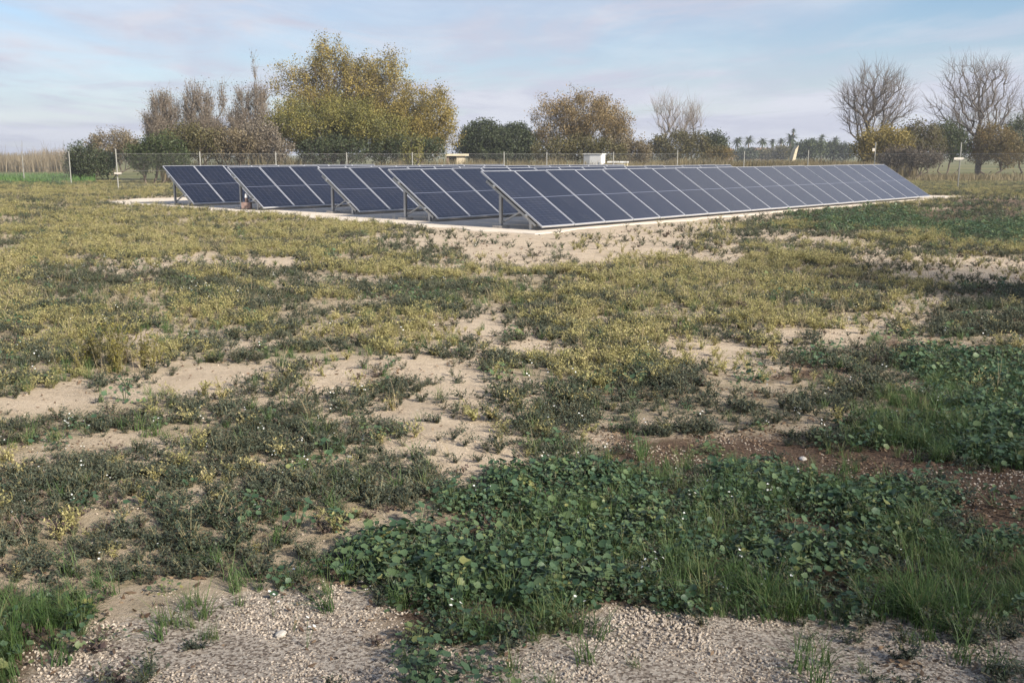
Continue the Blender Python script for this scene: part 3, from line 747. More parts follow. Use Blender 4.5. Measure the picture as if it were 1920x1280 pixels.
ptree('bare_tree', 'small bare purple grey tree, right of the pair right of centre', 1296, 105, [(1300, 225, 22, 26), (1290, 248, 18, 24)], 57, targets=60, trunk_h=2.2, trunk_r=0.12, twigs=5, twig_len=1.3, twig_up=0.6, tipr=0.015, shell=0.2, group=GBT, twig_r=0.010)
shrub('brown and green thicket below the pair of small bare trees', 1270, 98, [(1265, 278, 36, 24), (1240, 284, 30, 20), (1300, 280, 30, 24)], 58, 'olive', n=8000, s=0.2, sig=0.3, tg=220, tw=2, group='thickets in the middle distance')
shrub('green bush at the right end of the thicket below the small bare trees', 1335, 99, [(1335, 276, 22, 22), (1350, 284, 16, 16)], 59, 'dark', n=4000, s=0.2, sig=0.28, tg=110, group='thickets in the middle distance')
shrub('small yellow orange bush in front of the green bush near the palms', 1345, 90, [(1345, 293, 20, 10), (1362, 296, 14, 8)], 60, 'orange', n=2200, s=0.16, tg=70, group='thickets in the middle distance')
GR_ = 'big bare trees at right'
ptree('bare_tree', 'bare grey tree with spreading twigs, left one of the two big ones at right', 1625, 78, [(1640, 180, 56, 42), (1612, 205, 34, 42), (1675, 205, 36, 34), (1632, 235, 42, 36)], 61, targets=330, trunk_h=2.0, trunk_r=0.2, twigs=4, twig_len=1.1, twig_up=0.12, twig_m='twig_dark', group=GR_, twig_r=0.011, tipr=0.016, shell=0.35)
ptree('bare_tree', 'largest bare grey tree, right one of the two big ones, its trunk in view', 1838, 84, [(1828, 165, 58, 48), (1785, 205, 42, 42), (1868, 180, 38, 50), (1850, 225, 60, 40), (1800, 245, 50, 34)], 62, targets=400, trunk_h=1.8, trunk_r=0.24, twigs=4, twig_len=1.15, twig_up=0.12, twig_m='twig_dark', group=GR_, twig_r=0.011, tipr=0.017, shell=0.35)
ptree('bare_tree', 'bare tree cut off by the right edge of the picture', 1955, 88, [(1955, 205, 42, 50), (1945, 250, 45, 40)], 63, targets=170, trunk_h=2.2, trunk_r=0.18, twigs=4, twig_len=1.1, twig_up=0.12, twig_m='twig_dark', group=GR_, twig_r=0.011, tipr=0.016, shell=0.35)
shrub('olive yellow bush below the left big bare tree', 1655, 74, [(1650, 270, 36, 26), (1675, 280, 30, 26), (1630, 285, 26, 22)], 64, 'ochre', n=7500, tg=220, tw=2, s=0.17, sig=0.26)
shrub('tall olive brown bush between the two big bare trees', 1722, 76, [(1720, 262, 34, 28), (1695, 276, 28, 24), (1745, 274, 28, 26)], 65, 'olive', n=5000, tg=220, tw=4, s=0.17, sig=0.26)
shrub('green bush behind the plaque on the tall right fence post', 1778, 80, [(1775, 268, 28, 30), (1795, 275, 22, 24)], 66, 'green', n=5500, tg=160, s=0.17, sig=0.26)
shrub('orange leaved bush at the foot of the largest bare tree', 1858, 80, [(1860, 272, 36, 32), (1885, 285, 30, 26), (1840, 285, 24, 22)], 67, 'orange', n=8500, tg=240, tw=2, s=0.17, sig=0.26)
shrub('green and rust bush at the right edge of the picture', 1918, 82, [(1912, 262, 34, 32), (1935, 280, 34, 26)], 68, 'green', n=6500, tg=180, s=0.17, sig=0.26)
shrub('low dark brown bush beyond the far end of the nearest panel row', 1705, 66, [(1700, 300, 36, 14), (1735, 302, 26, 12), (1675, 300, 22, 12)], 69, 'purple', n=5000, tg=150, tw=3)
GF = 'far trees near the palms'
for i, (bp, Y, ells, lm, lb) in enumerate([
        (1520, 190, [(1520, 280, 24, 11), (1500, 283, 16, 10)], 'green', 'far light green tree right of the cream wall end'),
        (1560, 195, [(1555, 282, 24, 10), (1585, 284, 22, 10)], 'dark', 'far dark green tree left of the big bare tree'),
        (1468, 230, [(1468, 287, 16, 7)], 'olive', 'far grey green tree left of the cream wall end'),
        (1394, 240, [(1392, 289, 16, 7), (1408, 289, 12, 6)], 'dark', 'far dark tree below the two leftmost palms'),
        (1440, 250, [(1438, 290, 20, 7)], 'olive', 'far low shrubby tree in front of the pink house')]):
    ptree('far_tree', lb, bp, Y, ells, 80 + i, targets=110, trunk_h=1.2, trunk_r=0.2, leaf_m=LF[lm], leaf_n=4500, leaf_s=0.4, leaf_sig=0.6, group=GF, bark='bark_brown')

def palm(px, py, Y, label, seed, size=1.0):
    g = np.random.default_rng(seed); c = at(px, py, Y); e = empty('palm_tree', (c.x, Y, 0)); tag(e, label, 'palm', 'row of far palms')
    h = c.z; t = MB(); pz = 0
    for k in range(6):
        t.tube((0.05 * math.sin(k), 0, -0.2 if k == 0 else h * k / 6), (0.05 * math.sin(k + 1), 0, h * (k + 1) / 6), 0.26 - 0.015 * k, 0.25 - 0.015 * k, 7, False)
    t.build('trunk', M['bark_brown'], e)
    Vv, Ff = [], []
    for k in range(46):
        az = g.uniform(0, 2 * np.pi); el = g.uniform(-0.7, 1.25); L = size * g.uniform(2.0, 3.0)
        d = np.array([math.cos(az) * math.cos(el), math.sin(az) * math.cos(el), math.sin(el)]); side = np.array([-math.sin(az), math.cos(az), 0])
        p = np.array([0, 0, h]); pts = []
        for s in range(5):
            f = s / 4; q = p + d * L * f - np.array([0, 0, 1]) * 0.45 * L * f * f; w = 0.34 * size * (1 - f * 0.9) * (0.4 + 2 * min(f, 0.3))
            pts.append((q + side * w - np.array([0, 0, w * .4]), q, q - side * w - np.array([0, 0, w * .4])))
        for s in range(4):
            b = len(Vv); a0, a1 = pts[s], pts[s + 1]; Vv += [a0[0], a0[1], a0[2], a1[0], a1[1], a1[2]]; Ff += [(b, b + 1, b + 4, b + 3), (b + 1, b + 2, b + 5, b + 4)]
    link('fronds', np_mesh('fronds', np.array(Vv), np.array(Ff)), LF['green'], e)
PALMS = [(1384, 263, 1.15, 'leftmost of the far palms, above the small pinkish house'), (1404, 262, 1.1, 'second far palm from the left'), (1430, 264, 1.0, 'far palm rising above the pink house, its crown level with its neighbours'),
         (1449, 265.5, 0.85, 'small far palm just right of the pink house'), (1465, 265, 0.9, 'small far palm left of the big crowned palm'), (1483, 259, 1.5, 'far palm with the biggest crown, above the cream wall end'),
         (1488, 245, 0.55, 'tallest thinnest far palm, rising behind the big crowned palm'), (1524, 263, 0.85, 'lower far palm right of the cream wall end'), (1541, 258, 0.95, 'taller far palm right of the cream wall end'), (1566, 262, 1.0, 'rightmost of the far palms, beside the big bare tree')]
for i, (px, py, s, lb) in enumerate(PALMS): palm(px, py, 255, lb, 120 + i, s * 0.72)

# shade trees behind and to the right of the camera; their shadows fall across the foreground
def shade_tree(x, y, h, w, label, seed, n=4200, tg=300):
    env = [(0, 0, h * 0.62, w, w, h * 0.34), (w * 0.45, w * 0.2, h * 0.55, w * 0.7, w * 0.7, h * 0.24), (-w * 0.5, -w * 0.1, h * 0.52, w * 0.65, w * 0.7, h * 0.22)]
    return make_tree('shade_tree', label, (x, y, 0), env, seed, targets=tg, trunk_h=h * 0.25, trunk_r=0.2, leaf_m=LF['green'], leaf_n=n, leaf_s=0.15, leaf_sig=0.3, twigs=3, twig_len=0.7, group='trees behind the camera')
SHADE = True
if SHADE:
    shade_tree(13.5, -3.0, 8.0, 3.4, 'green tree right of the viewpoint shading the nearest grass', 201, 8000, 340)
    shade_tree(15.6, 6.0, 8.0, 2.2, 'green tree far right beyond the frame shading the right edge', 202, 6500)
    shade_tree(9.5, -6.5, 8.0, 3.2, 'green tree behind the viewpoint shading the gravel', 203, 3400)
    shade_tree(5.0, -8.0, 7.0, 3.0, 'green tree straight behind the viewpoint', 204, 2200, 220)

# ------------------------------------------------------------------ reed belt and dry grass belts
def blades_np(B, H, W, g, lean=0.18, seg=2):
    n = len(B); az = g.uniform(0, 2 * np.pi, n); s = np.stack([np.cos(az), np.sin(az), np.zeros(n)], 1)
    la = g.uniform(0, 2 * np.pi, n); ld = np.stack([np.cos(la), np.sin(la), np.zeros(n)], 1) * (lean * H * g.uniform(0.2, 1.6, n))[:, None]
    rows = []
    for k in range(seg + 1):
        f = k / seg; c = B + np.array([0, 0, 1.0]) * (H * f)[:, None] * 1.0 + ld * f * f
        w = (W * (1 - 0.85 * f))[:, None]
        rows.append(c - s * w); rows.append(c + s * w)
    V = np.stack(rows, 1).reshape(-1, 3); st = 2 * (seg + 1); b = (np.arange(n) * st)[:, None]
    Fc = np.concatenate([b + np.array([[2 * k, 2 * k + 1, 2 * k + 3, 2 * k + 2]]) for k in range(seg)], 0)
    return V, Fc
reed_m = foliage('dry_reed_stems', [(0.13, 0.10, 0.065), (0.22, 0.175, 0.11), (0.30, 0.25, 0.17)], 0.2)
dry_m = foliage('dry_field_grass', [(0.10, 0.085, 0.045), (0.19, 0.155, 0.08), (0.27, 0.215, 0.12)], 0.25, clump=0.5, clump_scale=0.3)
def belt(name, label, px0, px1, Y0, Y1, n, h0, h1, m, w=0.03, seed=1, tall=0.0, tallh=2.6):
    g = np.random.default_rng(seed)
    y = g.uniform(Y0, Y1, n); px = g.uniform(px0, px1, n); x = (px - 960) / F * y * CP
    H = g.uniform(h0, h1, n) * (0.55 + 0.9 * fbm(x, y, 4.0, 3, seed))
    if tall: t = g.random(n) < tall; H[t] = tallh * g.uniform(0.75, 1.2, t.sum())
    V, Fc = blades_np(np.stack([x, y, np.zeros(n)], 1), H, np.full(n, w), g)
    o = link(name, np_mesh(name, V, Fc), m); tag(o, label, 'grass', kind='stuff')
belt('reed_bed', 'brown reed bed along the horizon at far left with tall thin plumes', -260, 190, 100, 116, 9000, 1.2, 2.0, reed_m, 0.035, 301, 0.012, 2.75)
green_m = foliage('young_crop_grass', [(0.05, 0.11, 0.03), (0.09, 0.17, 0.045), (0.14, 0.21, 0.07)], 0.3)
belt('green_crop_strip', 'bright green young crop strip in front of the reeds at far left', -300, 175, 60, 84, 9000, 0.12, 0.3, green_m, 0.03, 305)
belt('dry_grass_belt', 'tan dry grass and weeds behind the back fence', 300, 1240, 60, 66, 16000, 0.7, 1.35, dry_m, 0.03, 302)
belt('far_dry_grass', 'brown dry field edge between the fence and the palms', 1150, 1720, 70, 80, 26000, 0.8, 1.25, dry_m, 0.035, 303)
belt('field_edge_grass', 'olive dry grass in the field beyond the right fence', 1620, 2100, 62, 78, 5000, 0.15, 0.4, dry_m, 0.03, 304)

# ------------------------------------------------------------------ ground plants (instanced prototypes)
class PM:
    def __init__(s): s.v = []; s.f = []; s.m = []
    def poly(s, pts, mi=0):
        b = len(s.v); s.v += [tuple(p) for p in pts]; s.f.append(tuple(range(b, b + len(pts)))); s.m.append(mi)
    def fan(s, c, ring, mi=0):
        b = len(s.v); s.v.append(tuple(c)); s.v += [tuple(p) for p in ring]; n = len(ring)
        for i in range(n): s.f.append((b, b + 1 + i, b + 1 + (i + 1) % n)); s.m.append(mi)
    def strip(s, pts, mi=0):
        b = len(s.v)
        for a, c in pts: s.v += [tuple(a), tuple(c)]
        for i in range(len(pts) - 1): s.f.append((b + 2 * i, b + 2 * i + 1, b + 2 * i + 3, b + 2 * i + 2)); s.m.append(mi)
    def obj(s, name, mats, smooth=False):
        me = bpy.data.meshes.new(name); me.from_pydata(s.v, [], s.f); me.update()
        for m in mats: me.materials.append(m)
        me.polygons.foreach_set('material_index', np.array(s.m, dtype=np.int32))
        if smooth: me.polygons.foreach_set('use_smooth', np.ones(len(s.f), dtype=bool))
        return bpy.data.objects.new(name, me)
g_ = random.Random(5)
def V3(*a): return Vector(a)
def round_leaf(pm, c, nrm, r, mi=0, k=9, cup=0.22):
    nrm = nrm.normalized(); a = nrm.cross(V3(0.3, 0.9, 0.1)).normalized(); b = nrm.cross(a); ring = []
    t0 = g_.random() * 6.28
    for i in range(k):
        t = t0 + 2 * math.pi * i / k; rr = r * (0.62 if i == 0 else (1.0 + (0.05 if i % 2 else -0.05)))
        ring.append(c + a * (math.cos(t) * rr) + b * (math.sin(t) * rr) + nrm * (cup * r * (1 if i % 2 else 0.7)))
    pm.fan(c, ring, mi)
def stem(pm, p, q, w, mi):
    s = (q - p).cross(V3(0.2, 0.3, 1)).normalized() * w if (q - p).length > 1e-6 else V3(w, 0, 0)
    pm.strip([(p - s, p + s), (q - s * 0.6, q + s * 0.6)], mi)
def mallow(big=1.0):
    pm = PM()
    for i in range(g_.randint(26, 40)):
        az = g_.random() * 6.283; rr = g_.uniform(0.01, 0.14) * big; h = g_.uniform(0.015, 0.105) * big * (1.15 - rr * 3)
        c = V3(math.cos(az) * rr, math.sin(az) * rr, h); n = V3(math.cos(az) * g_.uniform(-0.1, 0.8), math.sin(az) * g_.uniform(-0.1, 0.8), 1.0) + V3(g_.uniform(-.6, .6), g_.uniform(-.6, .6), 0)
        round_leaf(pm, c, n, g_.choice((g_.uniform(0.006, 0.012), g_.uniform(0.010, 0.020))) * big, 0)
        stem(pm, V3(c.x * 0.25, c.y * 0.25, 0), c, 0.0018, 1)
    return pm
def weed(nst, h, sp, nl, ll, lw, upr=0.4):
    """bushy weed: stems with many small pointed leaves"""
    pm = PM()
    for i in range(nst):
        az = g_.random() * 6.283; tip = V3(math.cos(az) * sp * g_.uniform(0.3, 1), math.sin(az) * sp * g_.uniform(0.3, 1), h * g_.uniform(0.5, 1.1))
        b0 = V3(g_.uniform(-.01, .01), g_.uniform(-.01, .01), 0); ctl = V3(tip.x * (1 - upr) * 0.6, tip.y * (1 - upr) * 0.6, tip.z * 0.62)
        prev = b0
        for k in range(1, nl + 1):
            f = k / nl; p = b0 * (1 - f) ** 2 + ctl * 2 * f * (1 - f) + tip * f * f
            if k % 3 == 0 or k == nl: stem(pm, prev, p, 0.0016, 1); prev = p
            d = V3(g_.gauss(0, 1), g_.gauss(0, 1), g_.gauss(0.35, 0.6)).normalized(); s = d.cross(V3(g_.gauss(0, .3), g_.gauss(0, .3), 1)).normalized()
            L = ll * g_.uniform(0.6, 1.3); W = lw * g_.uniform(0.7, 1.2)
            pm.poly([p, p + d * L * 0.5 + s * W, p + d * L, p + d * L * 0.5 - s * W], 0)
    return pm
def tuft(nb, h, w, lean=0.6):
    pm = PM()
    for i in range(nb):
        az = g_.random() * 6.283; b0 = V3(g_.gauss(0, .018), g_.gauss(0, .018), 0); L = h * g_.uniform(0.45, 1.15); le = lean * g_.uniform(0.15, 1.2)
        d = V3(math.cos(az), math.sin(az), 0); s = V3(-math.sin(az), math.cos(az), 0) * w; pts = []
        for k in range(5):
            f = k / 4; c = b0 + d * (L * le * f ** 1.8) + V3(0, 0, L * (f - 0.38 * le * f * f)); ww = s * (1 - f * 0.92); pts.append((c - ww, c + ww))
        pm.strip(pts, 0)
    return pm
def flake():
    pm = PM(); L = g_.uniform(0.010, 0.026)
    pm.poly([V3(-L, 0, 0.003), V3(0, L * 0.45, g_.uniform(0, .01)), V3(L, 0, g_.uniform(0.002, .012)), V3(0, -L * 0.45, g_.uniform(0, .008))]); return pm
def pebble():
    pm = PM(); r = 0.5; phi = (1 + 5 ** .5) / 2
    P = [V3(a, b, c).normalized() for a, b, c in [(-1, phi, 0), (1, phi, 0), (-1, -phi, 0), (1, -phi, 0), (0, -1, phi), (0, 1, phi), (0, -1, -phi), (0, 1, -phi), (phi, 0, -1), (phi, 0, 1), (-phi, 0, -1), (-phi, 0, 1)]]
    P = [V3(p.x * g_.uniform(.75, 1.2), p.y * g_.uniform(.6, 1.05), p.z * g_.uniform(.45, .8)) * r for p in P]
    pm.v = [tuple(p) for p in P]
    pm.f = [(0, 11, 5), (0, 5, 1), (0, 1, 7), (0, 7, 10), (0, 10, 11), (1, 5, 9), (5, 11, 4), (11, 10, 2), (10, 7, 6), (7, 1, 8), (3, 9, 4), (3, 4, 2), (3, 2, 6), (3, 6, 8), (3, 8, 9), (4, 9, 5), (2, 4, 11), (6, 2, 10), (8, 6, 7), (9, 8, 1)]
    pm.m = [0] * 20; return pm
def flower():
    pm = PM(); c = V3(0, 0, 0.075)
    for i in range(3):
        q = V3(g_.uniform(-.02, .02), g_.uniform(-.02, .02), g_.uniform(0.05, 0.10)); round_leaf(pm, q, V3(g_.uniform(-.5, .5), g_.uniform(-.8, .2), 1), 0.0065, 0, 6, 0.1); stem(pm, V3(0, 0, 0), q, 0.001, 1)
    return pm

PMAT = {}
PMAT['mallow'] = foliage('mallow_leaves', [(0.030, 0.065, 0.033), (0.052, 0.10, 0.050), (0.078, 0.13, 0.066), (0.12, 0.17, 0.07), (0.26, 0.24, 0.08)], 0.25, 0.5, instanced=True, spec=0.4)
PMAT['grass'] = foliage('green_grass_blades', [(0.042, 0.08, 0.026), (0.075, 0.135, 0.042), (0.115, 0.175, 0.062), (0.23, 0.21, 0.10)], 0.3, 0.5, instanced=True)
PMAT['dark'] = foliage('grey_green_weed_leaves', [(0.030, 0.042, 0.030), (0.055, 0.070, 0.046), (0.09, 0.105, 0.070), (0.13, 0.12, 0.075)], 0.2, 0.6, instanced=True)
PMAT['yellow'] = foliage('yellow_olive_weed_leaves', [(0.16, 0.17, 0.07), (0.31, 0.29, 0.115), (0.43, 0.38, 0.16), (0.54, 0.46, 0.25)], 0.3, 0.6, instanced=True)
PMAT['stem'] = plain('weed_stems', (0.16, 0.14, 0.07), 0.7)
PMAT['rstem'] = plain('green_leaf_stalks', (0.08, 0.11, 0.045), 0.6)
PMAT['litter'] = foliage('dead_leaf_litter', [(0.045, 0.028, 0.02), (0.10, 0.062, 0.04), (0.20, 0.135, 0.085), (0.30, 0.23, 0.15)], 0.1, 0.8, instanced=True)
PMAT['pebble'] = foliage('gravel_stones', [(0.12, 0.095, 0.075), (0.34, 0.28, 0.22), (0.50, 0.43, 0.35), (0.66, 0.59, 0.50)], 0.0, 0.85, instanced=True, spec=0.2)
PMAT['stalk'] = foliage('dead_pale_stalks', [(0.22, 0.17, 0.10), (0.36, 0.29, 0.18), (0.46, 0.38, 0.26)], 0.1, 0.8, instanced=True)
PMAT['petal'] = plain('white_petals', (0.72, 0.72, 0.68), 0.6, 0, 0.05)
PMAT['purple'] = foliage('purple_brown_weed_leaves', [(0.06, 0.04, 0.04), (0.10, 0.07, 0.06), (0.13, 0.10, 0.07)], 0.2, 0.6, instanced=True)

def scatter(name, protos, x, y, scl, label, cat, zoff=0.0, tiltv=0.15, g=rng):
    n = len(x)
    if n == 0: return
    me = bpy.data.meshes.new(name); me.vertices.add(n)
    me.vertices.foreach_set('co', np.stack([x, y, height(x, y) + zoff], 1).astype(np.float32).ravel())
    rot = np.stack([g.normal(0, tiltv, n), g.normal(0, tiltv, n), g.uniform(0, 6.283, n)], 1).astype(np.float32)
    a = me.attributes.new('rot', 'FLOAT_VECTOR', 'POINT'); a.data.foreach_set('vector', rot.ravel())
    a = me.attributes.new('scl', 'FLOAT', 'POINT'); a.data.foreach_set('value', scl.astype(np.float32))
    a = me.attributes.new('pick', 'INT', 'POINT'); a.data.foreach_set('value', g.integers(0, len(protos), n).astype(np.int32))
    o = link(name, me); tag(o, label, cat, kind='stuff')
    pc = bpy.data.collections.new(name + '_forms')
    for p in protos: pc.objects.link(p)
    nt = bpy.data.node_groups.new(name + '_scatter', 'GeometryNodeTree')
    nt.interface.new_socket('Geometry', in_out='INPUT', socket_type='NodeSocketGeometry'); nt.interface.new_socket('Geometry', in_out='OUTPUT', socket_type='NodeSocketGeometry')
    N = nt.nodes.new; Lk = nt.links.new
    gi, go = N('NodeGroupInput'), N('NodeGroupOutput'); ip = N('GeometryNodeInstanceOnPoints'); ci = N('GeometryNodeCollectionInfo')
    ci.inputs['Collection'].default_value = pc; ci.inputs['Separate Children'].default_value = True; ci.inputs['Reset Children'].default_value = True
    def na(nm, t):
        q = N('GeometryNodeInputNamedAttribute'); q.data_type = t; q.inputs['Name'].default_value = nm; return q.outputs['Attribute']
    er = N('FunctionNodeEulerToRotation'); Lk(na('rot', 'FLOAT_VECTOR'), er.inputs[0])
    Lk(gi.outputs[0], ip.inputs['Points']); Lk(ci.outputs[0], ip.inputs['Instance']); ip.inputs['Pick Instance'].default_value = True
    Lk(na('pick', 'INT'), ip.inputs['Instance Index']); Lk(er.outputs[0], ip.inputs['Rotation']); Lk(na('scl', 'FLOAT'), ip.inputs['Scale'])
    Lk(ip.outputs[0], go.inputs[0])
    md = o.modifiers.new('scatter', 'NODES'); md.node_group = nt
    return o

P_ML = [mallow(g_.uniform(0.9, 1.2)).obj('mallow_form', [PMAT['mallow'], PMAT['rstem']], True) for _ in range(6)]
P_GR = [tuft(g_.randint(26, 40), g_.uniform(0.13, 0.24), 0.0022, 0.95).obj('grass_form', [PMAT['grass']]) for _ in range(5)]
P_DW = [weed(g_.randint(9, 14), g_.uniform(0.06, 0.12), g_.uniform(0.08, 0.13), 11, 0.020, 0.0055).obj('weed_form', [PMAT['dark'], PMAT['stem']]) for _ in range(6)]
P_YW = [weed(g_.randint(10, 15), g_.uniform(0.08, 0.15), g_.uniform(0.07, 0.12), 13, 0.022, 0.0045, 0.7).obj('dry_weed_form', [PMAT['yellow'], PMAT['stem']]) for _ in range(6)]
P_PU = [weed(8, 0.05, 0.09, 8, 0.02, 0.006).obj('purple_weed_form', [PMAT['purple'], PMAT['stem']]) for _ in range(3)]
P_LT = [flake().obj('litter_form', [PMAT['litter']]) for _ in range(5)]
P_DS = [tuft(g_.randint(5, 9), g_.uniform(0.16, 0.30), 0.0011, 0.7).obj('dead_stalk_form', [PMAT['stalk']]) for _ in range(4)]
P_PB = [pebble().obj('pebble_form', [PMAT['pebble']]) for _ in range(6)]
P_FL = [flower().obj('flower_form', [PMAT['petal'], PMAT['rstem']]) for _ in range(3)]

ZONES = [(1.6, 6.0), (6.0, 13.0), (13.0, 24.0), (24.0, 62.0)]
def zone_points(y0, y1, dens):
    area = 0.5 * (y1 ** 2 - y0 ** 2) * 1.32 + 1.6 * (y1 - y0)
    n = int(area * dens)
    y = np.sqrt(rng.uniform(y0 ** 2, y1 ** 2, n)); x = rng.uniform(-1, 1, n) * (0.66 * y + 0.8)
    return x, y
def gather(k, dens, size, seed, clump, contrast=2.2, padok=0.0, jit=(0.6, 1.35)):
    """k: cover column; dens/size per zone"""
    xs, ys, ss = [], [], []
    for (y0, y1), d, s in zip(ZONES, dens, size):
        if d <= 0: continue
        x, y = zone_points(y0, y1, d)
        c = cover(x, y)[:, k]
        nz = fbm(x, y, clump * (1 + y0 / 25), 4, seed)
        p = c * np.clip((nz - 0.5) * contrast * 2 + 0.35 + 0.5 * c, 0, 1)
        sd = pad_sdf(x, y)
        p = np.where(sd < 0.05, p * padok * (rng.random(len(x)) < 0.5), p)
        p = p * sstep(-0.1, 0.15 + 1.5 * fbm(x, y, 1.5, 3, 77), sd)      # trodden sandy margin round the pad
        keep = rng.random(len(x)) < p
        xs.append(x[keep]); ys.append(y[keep]); ss.append(s * rng.uniform(*jit, keep.sum()) * (0.75 + 0.5 * np.clip(nz[keep] * 1.6 - 0.3, 0, 1)))
    return np.concatenate(xs), np.concatenate(ys), np.concatenate(ss)
x, y, s = gather(0, (380, 230, 120, 45), (0.6, 0.7, 0.8, 1.0), 31, 0.40, padok=0.02)
scatter('grey_green_weeds', P_DW, x, y, s, 'low grey green weeds scattered over the sandy field', 'weeds')
x, y, s = gather(1, (150, 160, 110, 45), (0.7, 0.8, 0.95, 1.1), 37, 0.5)
scatter('yellow_weeds', P_YW, x, y, s, 'dry yellow olive weeds covering the middle of the field', 'weeds')
x, y, s = gather(2, (430, 260, 100, 25), (0.8, 0.85, 0.95, 1.2), 43, 0.45, contrast=1.5, jit=(0.5, 1.2))
scatter('mallow_patch', P_ML, x, y, s, 'round leaved green ground cover in the near foreground', 'ground cover')
x, y, s = gather(3, (420, 240, 90, 30), (0.75, 0.65, 0.65, 0.8), 47, 0.5, contrast=2.0)
scatter('grass_patch', P_GR, x, y, s, 'short green grass between the leafy weeds', 'grass')
x, y, s = gather(4, (1500, 500, 90, 0), (0.7, 0.9, 1.4, 1), 53, 0.5, contrast=1.2)
scatter('leaf_litter', P_LT, x, y, s, 'dead brown leaves and bits strewn on the bare soil', 'leaf litter', 0.004, 0.4)
x, y, s = gather(5, (9000, 500, 40, 0), (0.0075, 0.010, 0.02, 1), 59, 0.25, contrast=0.9, jit=(0.3, 2.0))
scatter('gravel_stones', P_PB, x, y, s, 'pale loose gravel stones along the near edge', 'gravel', -0.0005, 0.6)
x, y, s = gather(0, (16, 9, 3, 0), (0.75, 0.8, 0.9, 1), 61, 0.8, contrast=1.2)
scatter('tiny_flowers', P_FL, x, y, s, 'tiny white flowers dotted among the weeds', 'flowers')
x, y, s = gather(1, (40, 40, 25, 8), (0.8, 0.9, 1.0, 1.2), 71, 0.6)
scatter('dead_stalks', P_DS, x, y, s, 'thin pale dead stalks standing among the yellow weeds', 'dead grass', 0.0, 0.35)
x, y, s = gather(0, (16, 9, 3, 0), (0.8, 1.0, 1.2, 1), 67, 0.9, contrast=2.5)
scatter('purple_weeds', P_PU, x, y, s, 'low purplish brown weeds among the grey green ones', 'weeds')

# ------------------------------------------------------------------ single stones and clumps that can be picked out
def stone(px, py, r, label, seed):
    g = random.Random(seed); p = ground_at(px, py); z = float(height(np.array([p.x]), np.array([p.y]))[0])
    import bmesh
    bm = bmesh.new(); bmesh.ops.create_icosphere(bm, subdivisions=2, radius=r)
    for v in bm.verts:
        k = 1 + 0.5 * (float(vnoise(v.co.x * 40 + seed, v.co.y * 40 + v.co.z * 31, 1.0)) - 0.5); v.co *= k; v.co.z *= 0.6; v.co.x *= 1.25
    me = bpy.data.meshes.new('stone'); bm.to_mesh(me); bm.free()
    o = link('stone', me, M['stone'], None, (p.x, p.y, z + r * 0.25), (0, 0, g.random() * 6))
    tag(o, label, 'stone', 'loose pale stones in the foreground')
stone(682, 1082, 0.026, 'pale stone at the left edge of the round leaved green patch', 1)
stone(402, 1046, 0.024, 'yellowish pale stone among the dark weeds, left of centre', 2)
stone(527, 1186, 0.020, 'small pale stone lying on the gravel, left foreground', 3)
stone(216, 1018, 0.018, 'small white stone in the dark weeds near the left edge', 4)
stone(655, 862, 0.020, 'small pale stone on the bare sand left of the picture centre', 5)
stone(1505, 862, 0.022, 'pale stone on the brown leaf strewn strip at right', 6)

def clump(name, px, py, maker, n, spread, sc, mats, label, cat, seed, group=None, foliage_name='foliage'):
    """one plant clump built from several shoots merged into one foliage mesh and one stem mesh"""
    g = random.Random(seed); p = ground_at(px, py); z = float(height(np.array([p.x]), np.array([p.y]))[0])
    e = empty(name, (p.x, p.y, z)); tag(e, label, cat, group)
    A = PM(); Bm = PM()
    for i in range(n):
        q = maker(); a = g.random() * 6.283; r = spread * math.sqrt(g.random()); k = sc * g.uniform(0.75, 1.2) * (1.15 - 0.4 * r / spread); t = g.random() * 6.283
        ct, st_ = math.cos(t) * k, math.sin(t) * k; ox, oy = math.cos(a) * r, math.sin(a) * r
        vv = [(x * ct - y * st_ + ox, x * st_ + y * ct + oy, zz * k) for x, y, zz in q.v]
        for f, mi in zip(q.f, q.m):
            T = A if mi == 0 else Bm; b = len(T.v); T.v += [vv[j] for j in f]; T.f.append(tuple(range(b, b + len(f)))); T.m.append(0)
    for pm_, nm, mt in ((A, foliage_name, mats[0]), (Bm, 'stems', mats[1])):
        if pm_.f:
            me = bpy.data.meshes.new(nm); me.from_pydata(pm_.v, [], pm_.f); me.update(); link(nm, me, mt, e)
F_Y = foliage('single_yellow_weed', [(0.11, 0.11, 0.03), (0.20, 0.18, 0.045), (0.30, 0.25, 0.065)], 0.3, clump=0.3, clump_scale=4)
F_D = foliage('single_dark_weed', [(0.028, 0.042, 0.026), (0.05, 0.07, 0.04), (0.085, 0.105, 0.06)], 0.2, clump=0.3, clump_scale=4)
F_G = foliage('single_grass_clump', [(0.035, 0.07, 0.02), (0.06, 0.115, 0.03), (0.12, 0.165, 0.05)], 0.3, clump=0.3, clump_scale=4)
mk_y = lambda: weed(12, 0.24, 0.10, 14, 0.024, 0.005, 0.75)
mk_d = lambda: weed(12, 0.12, 0.12, 12, 0.022, 0.006)
mk_g = lambda: tuft(30, 0.22, 0.0024, 1.0)
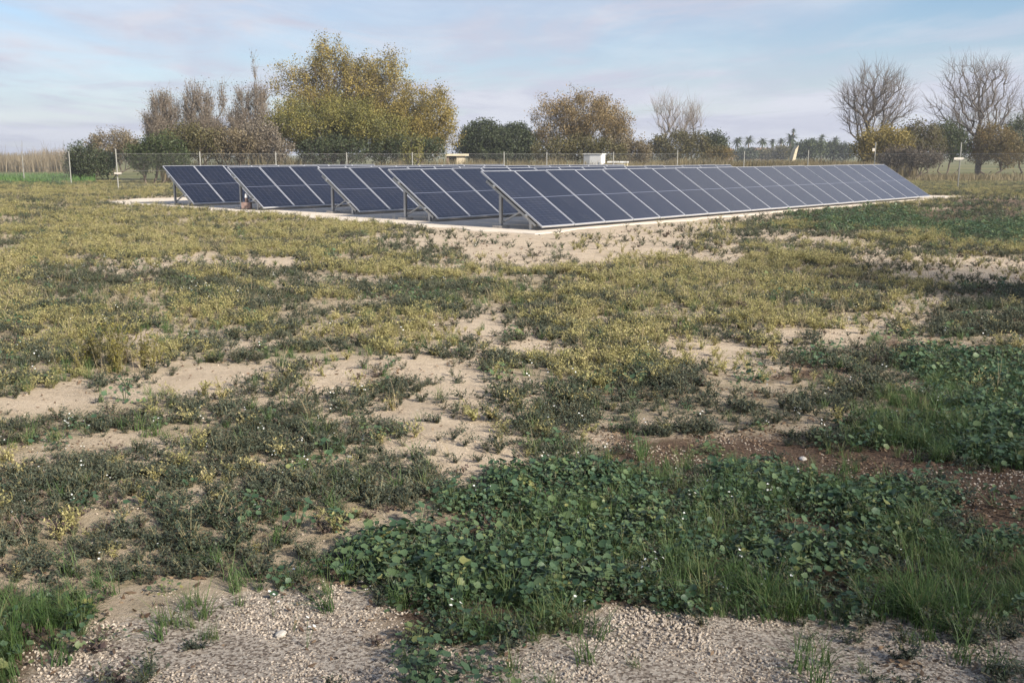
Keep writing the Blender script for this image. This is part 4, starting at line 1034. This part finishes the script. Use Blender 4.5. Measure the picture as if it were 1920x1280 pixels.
clump('weed_clump', 232, 690, mk_y, 16, 0.42, 1.25, (F_Y, PMAT['stem']), 'feathery yellow green weed clump at the sand edge, left', 'weed', 401, 'weed clumps that stand out')
clump('weed_clump', 1030, 745, mk_d, 14, 0.42, 1.2, (F_D, PMAT['stem']), 'dark green weed mound on bare sand just right of centre', 'weed', 402, 'weed clumps that stand out')
clump('weed_clump', 385, 1000, mk_d, 12, 0.24, 1.2, (F_D, PMAT['stem']), 'dark green bushy weed mound, lower left between two sand patches', 'weed', 403, 'weed clumps that stand out')
clump('weed_clump', 990, 805, mk_d, 6, 0.12, 1.1, (F_D, PMAT['stem']), 'small dark green weed tuft alone on bare sand, below the larger mound', 'weed', 404, 'weed clumps that stand out')
clump('grass_clump', 1440, 1145, mk_g, 8, 0.15, 1.0, (F_G, PMAT['rstem']), 'green grass clump overhanging the gravel, right of the round leaved patch', 'grass', 405, 'grass clumps at the gravel edge', 'blades')
clump('grass_clump', 1745, 1165, mk_g, 10, 0.2, 1.1, (F_G, PMAT['rstem']), 'dark long bladed grass clump at the gravel edge, lower right corner', 'grass', 406, 'grass clumps at the gravel edge', 'blades')
clump('grass_clump', 60, 1200, mk_g, 9, 0.18, 0.9, (F_G, PMAT['rstem']), 'green grass clump in the lower left corner beside the gravel', 'grass', 407, 'grass clumps at the gravel edge', 'blades')

# ------------------------------------------------------------------ light autumn haze: one closed box of even air round the camera and the whole scene
hz = MB().box(-700, 700, -120, 900, -1.5, 14.5).mesh('haze')
hm = bpy.data.materials.new('thin_haze'); hm.use_nodes = True
hn = hm.node_tree.nodes; hn.clear()
ho = hn.new('ShaderNodeOutputMaterial'); hv = hn.new('ShaderNodeVolumePrincipled')
hv.inputs['Color'].default_value = (0.86, 0.90, 0.97, 1); hv.inputs['Density'].default_value = 0.0007; hv.inputs['Anisotropy'].default_value = 0.2
hm.node_tree.links.new(hv.outputs[0], ho.inputs['Volume'])
hz.materials.append(hm)
tag(link('haze', hz), 'thin pale haze softening the far trees and palms', 'haze', kind='stuff')
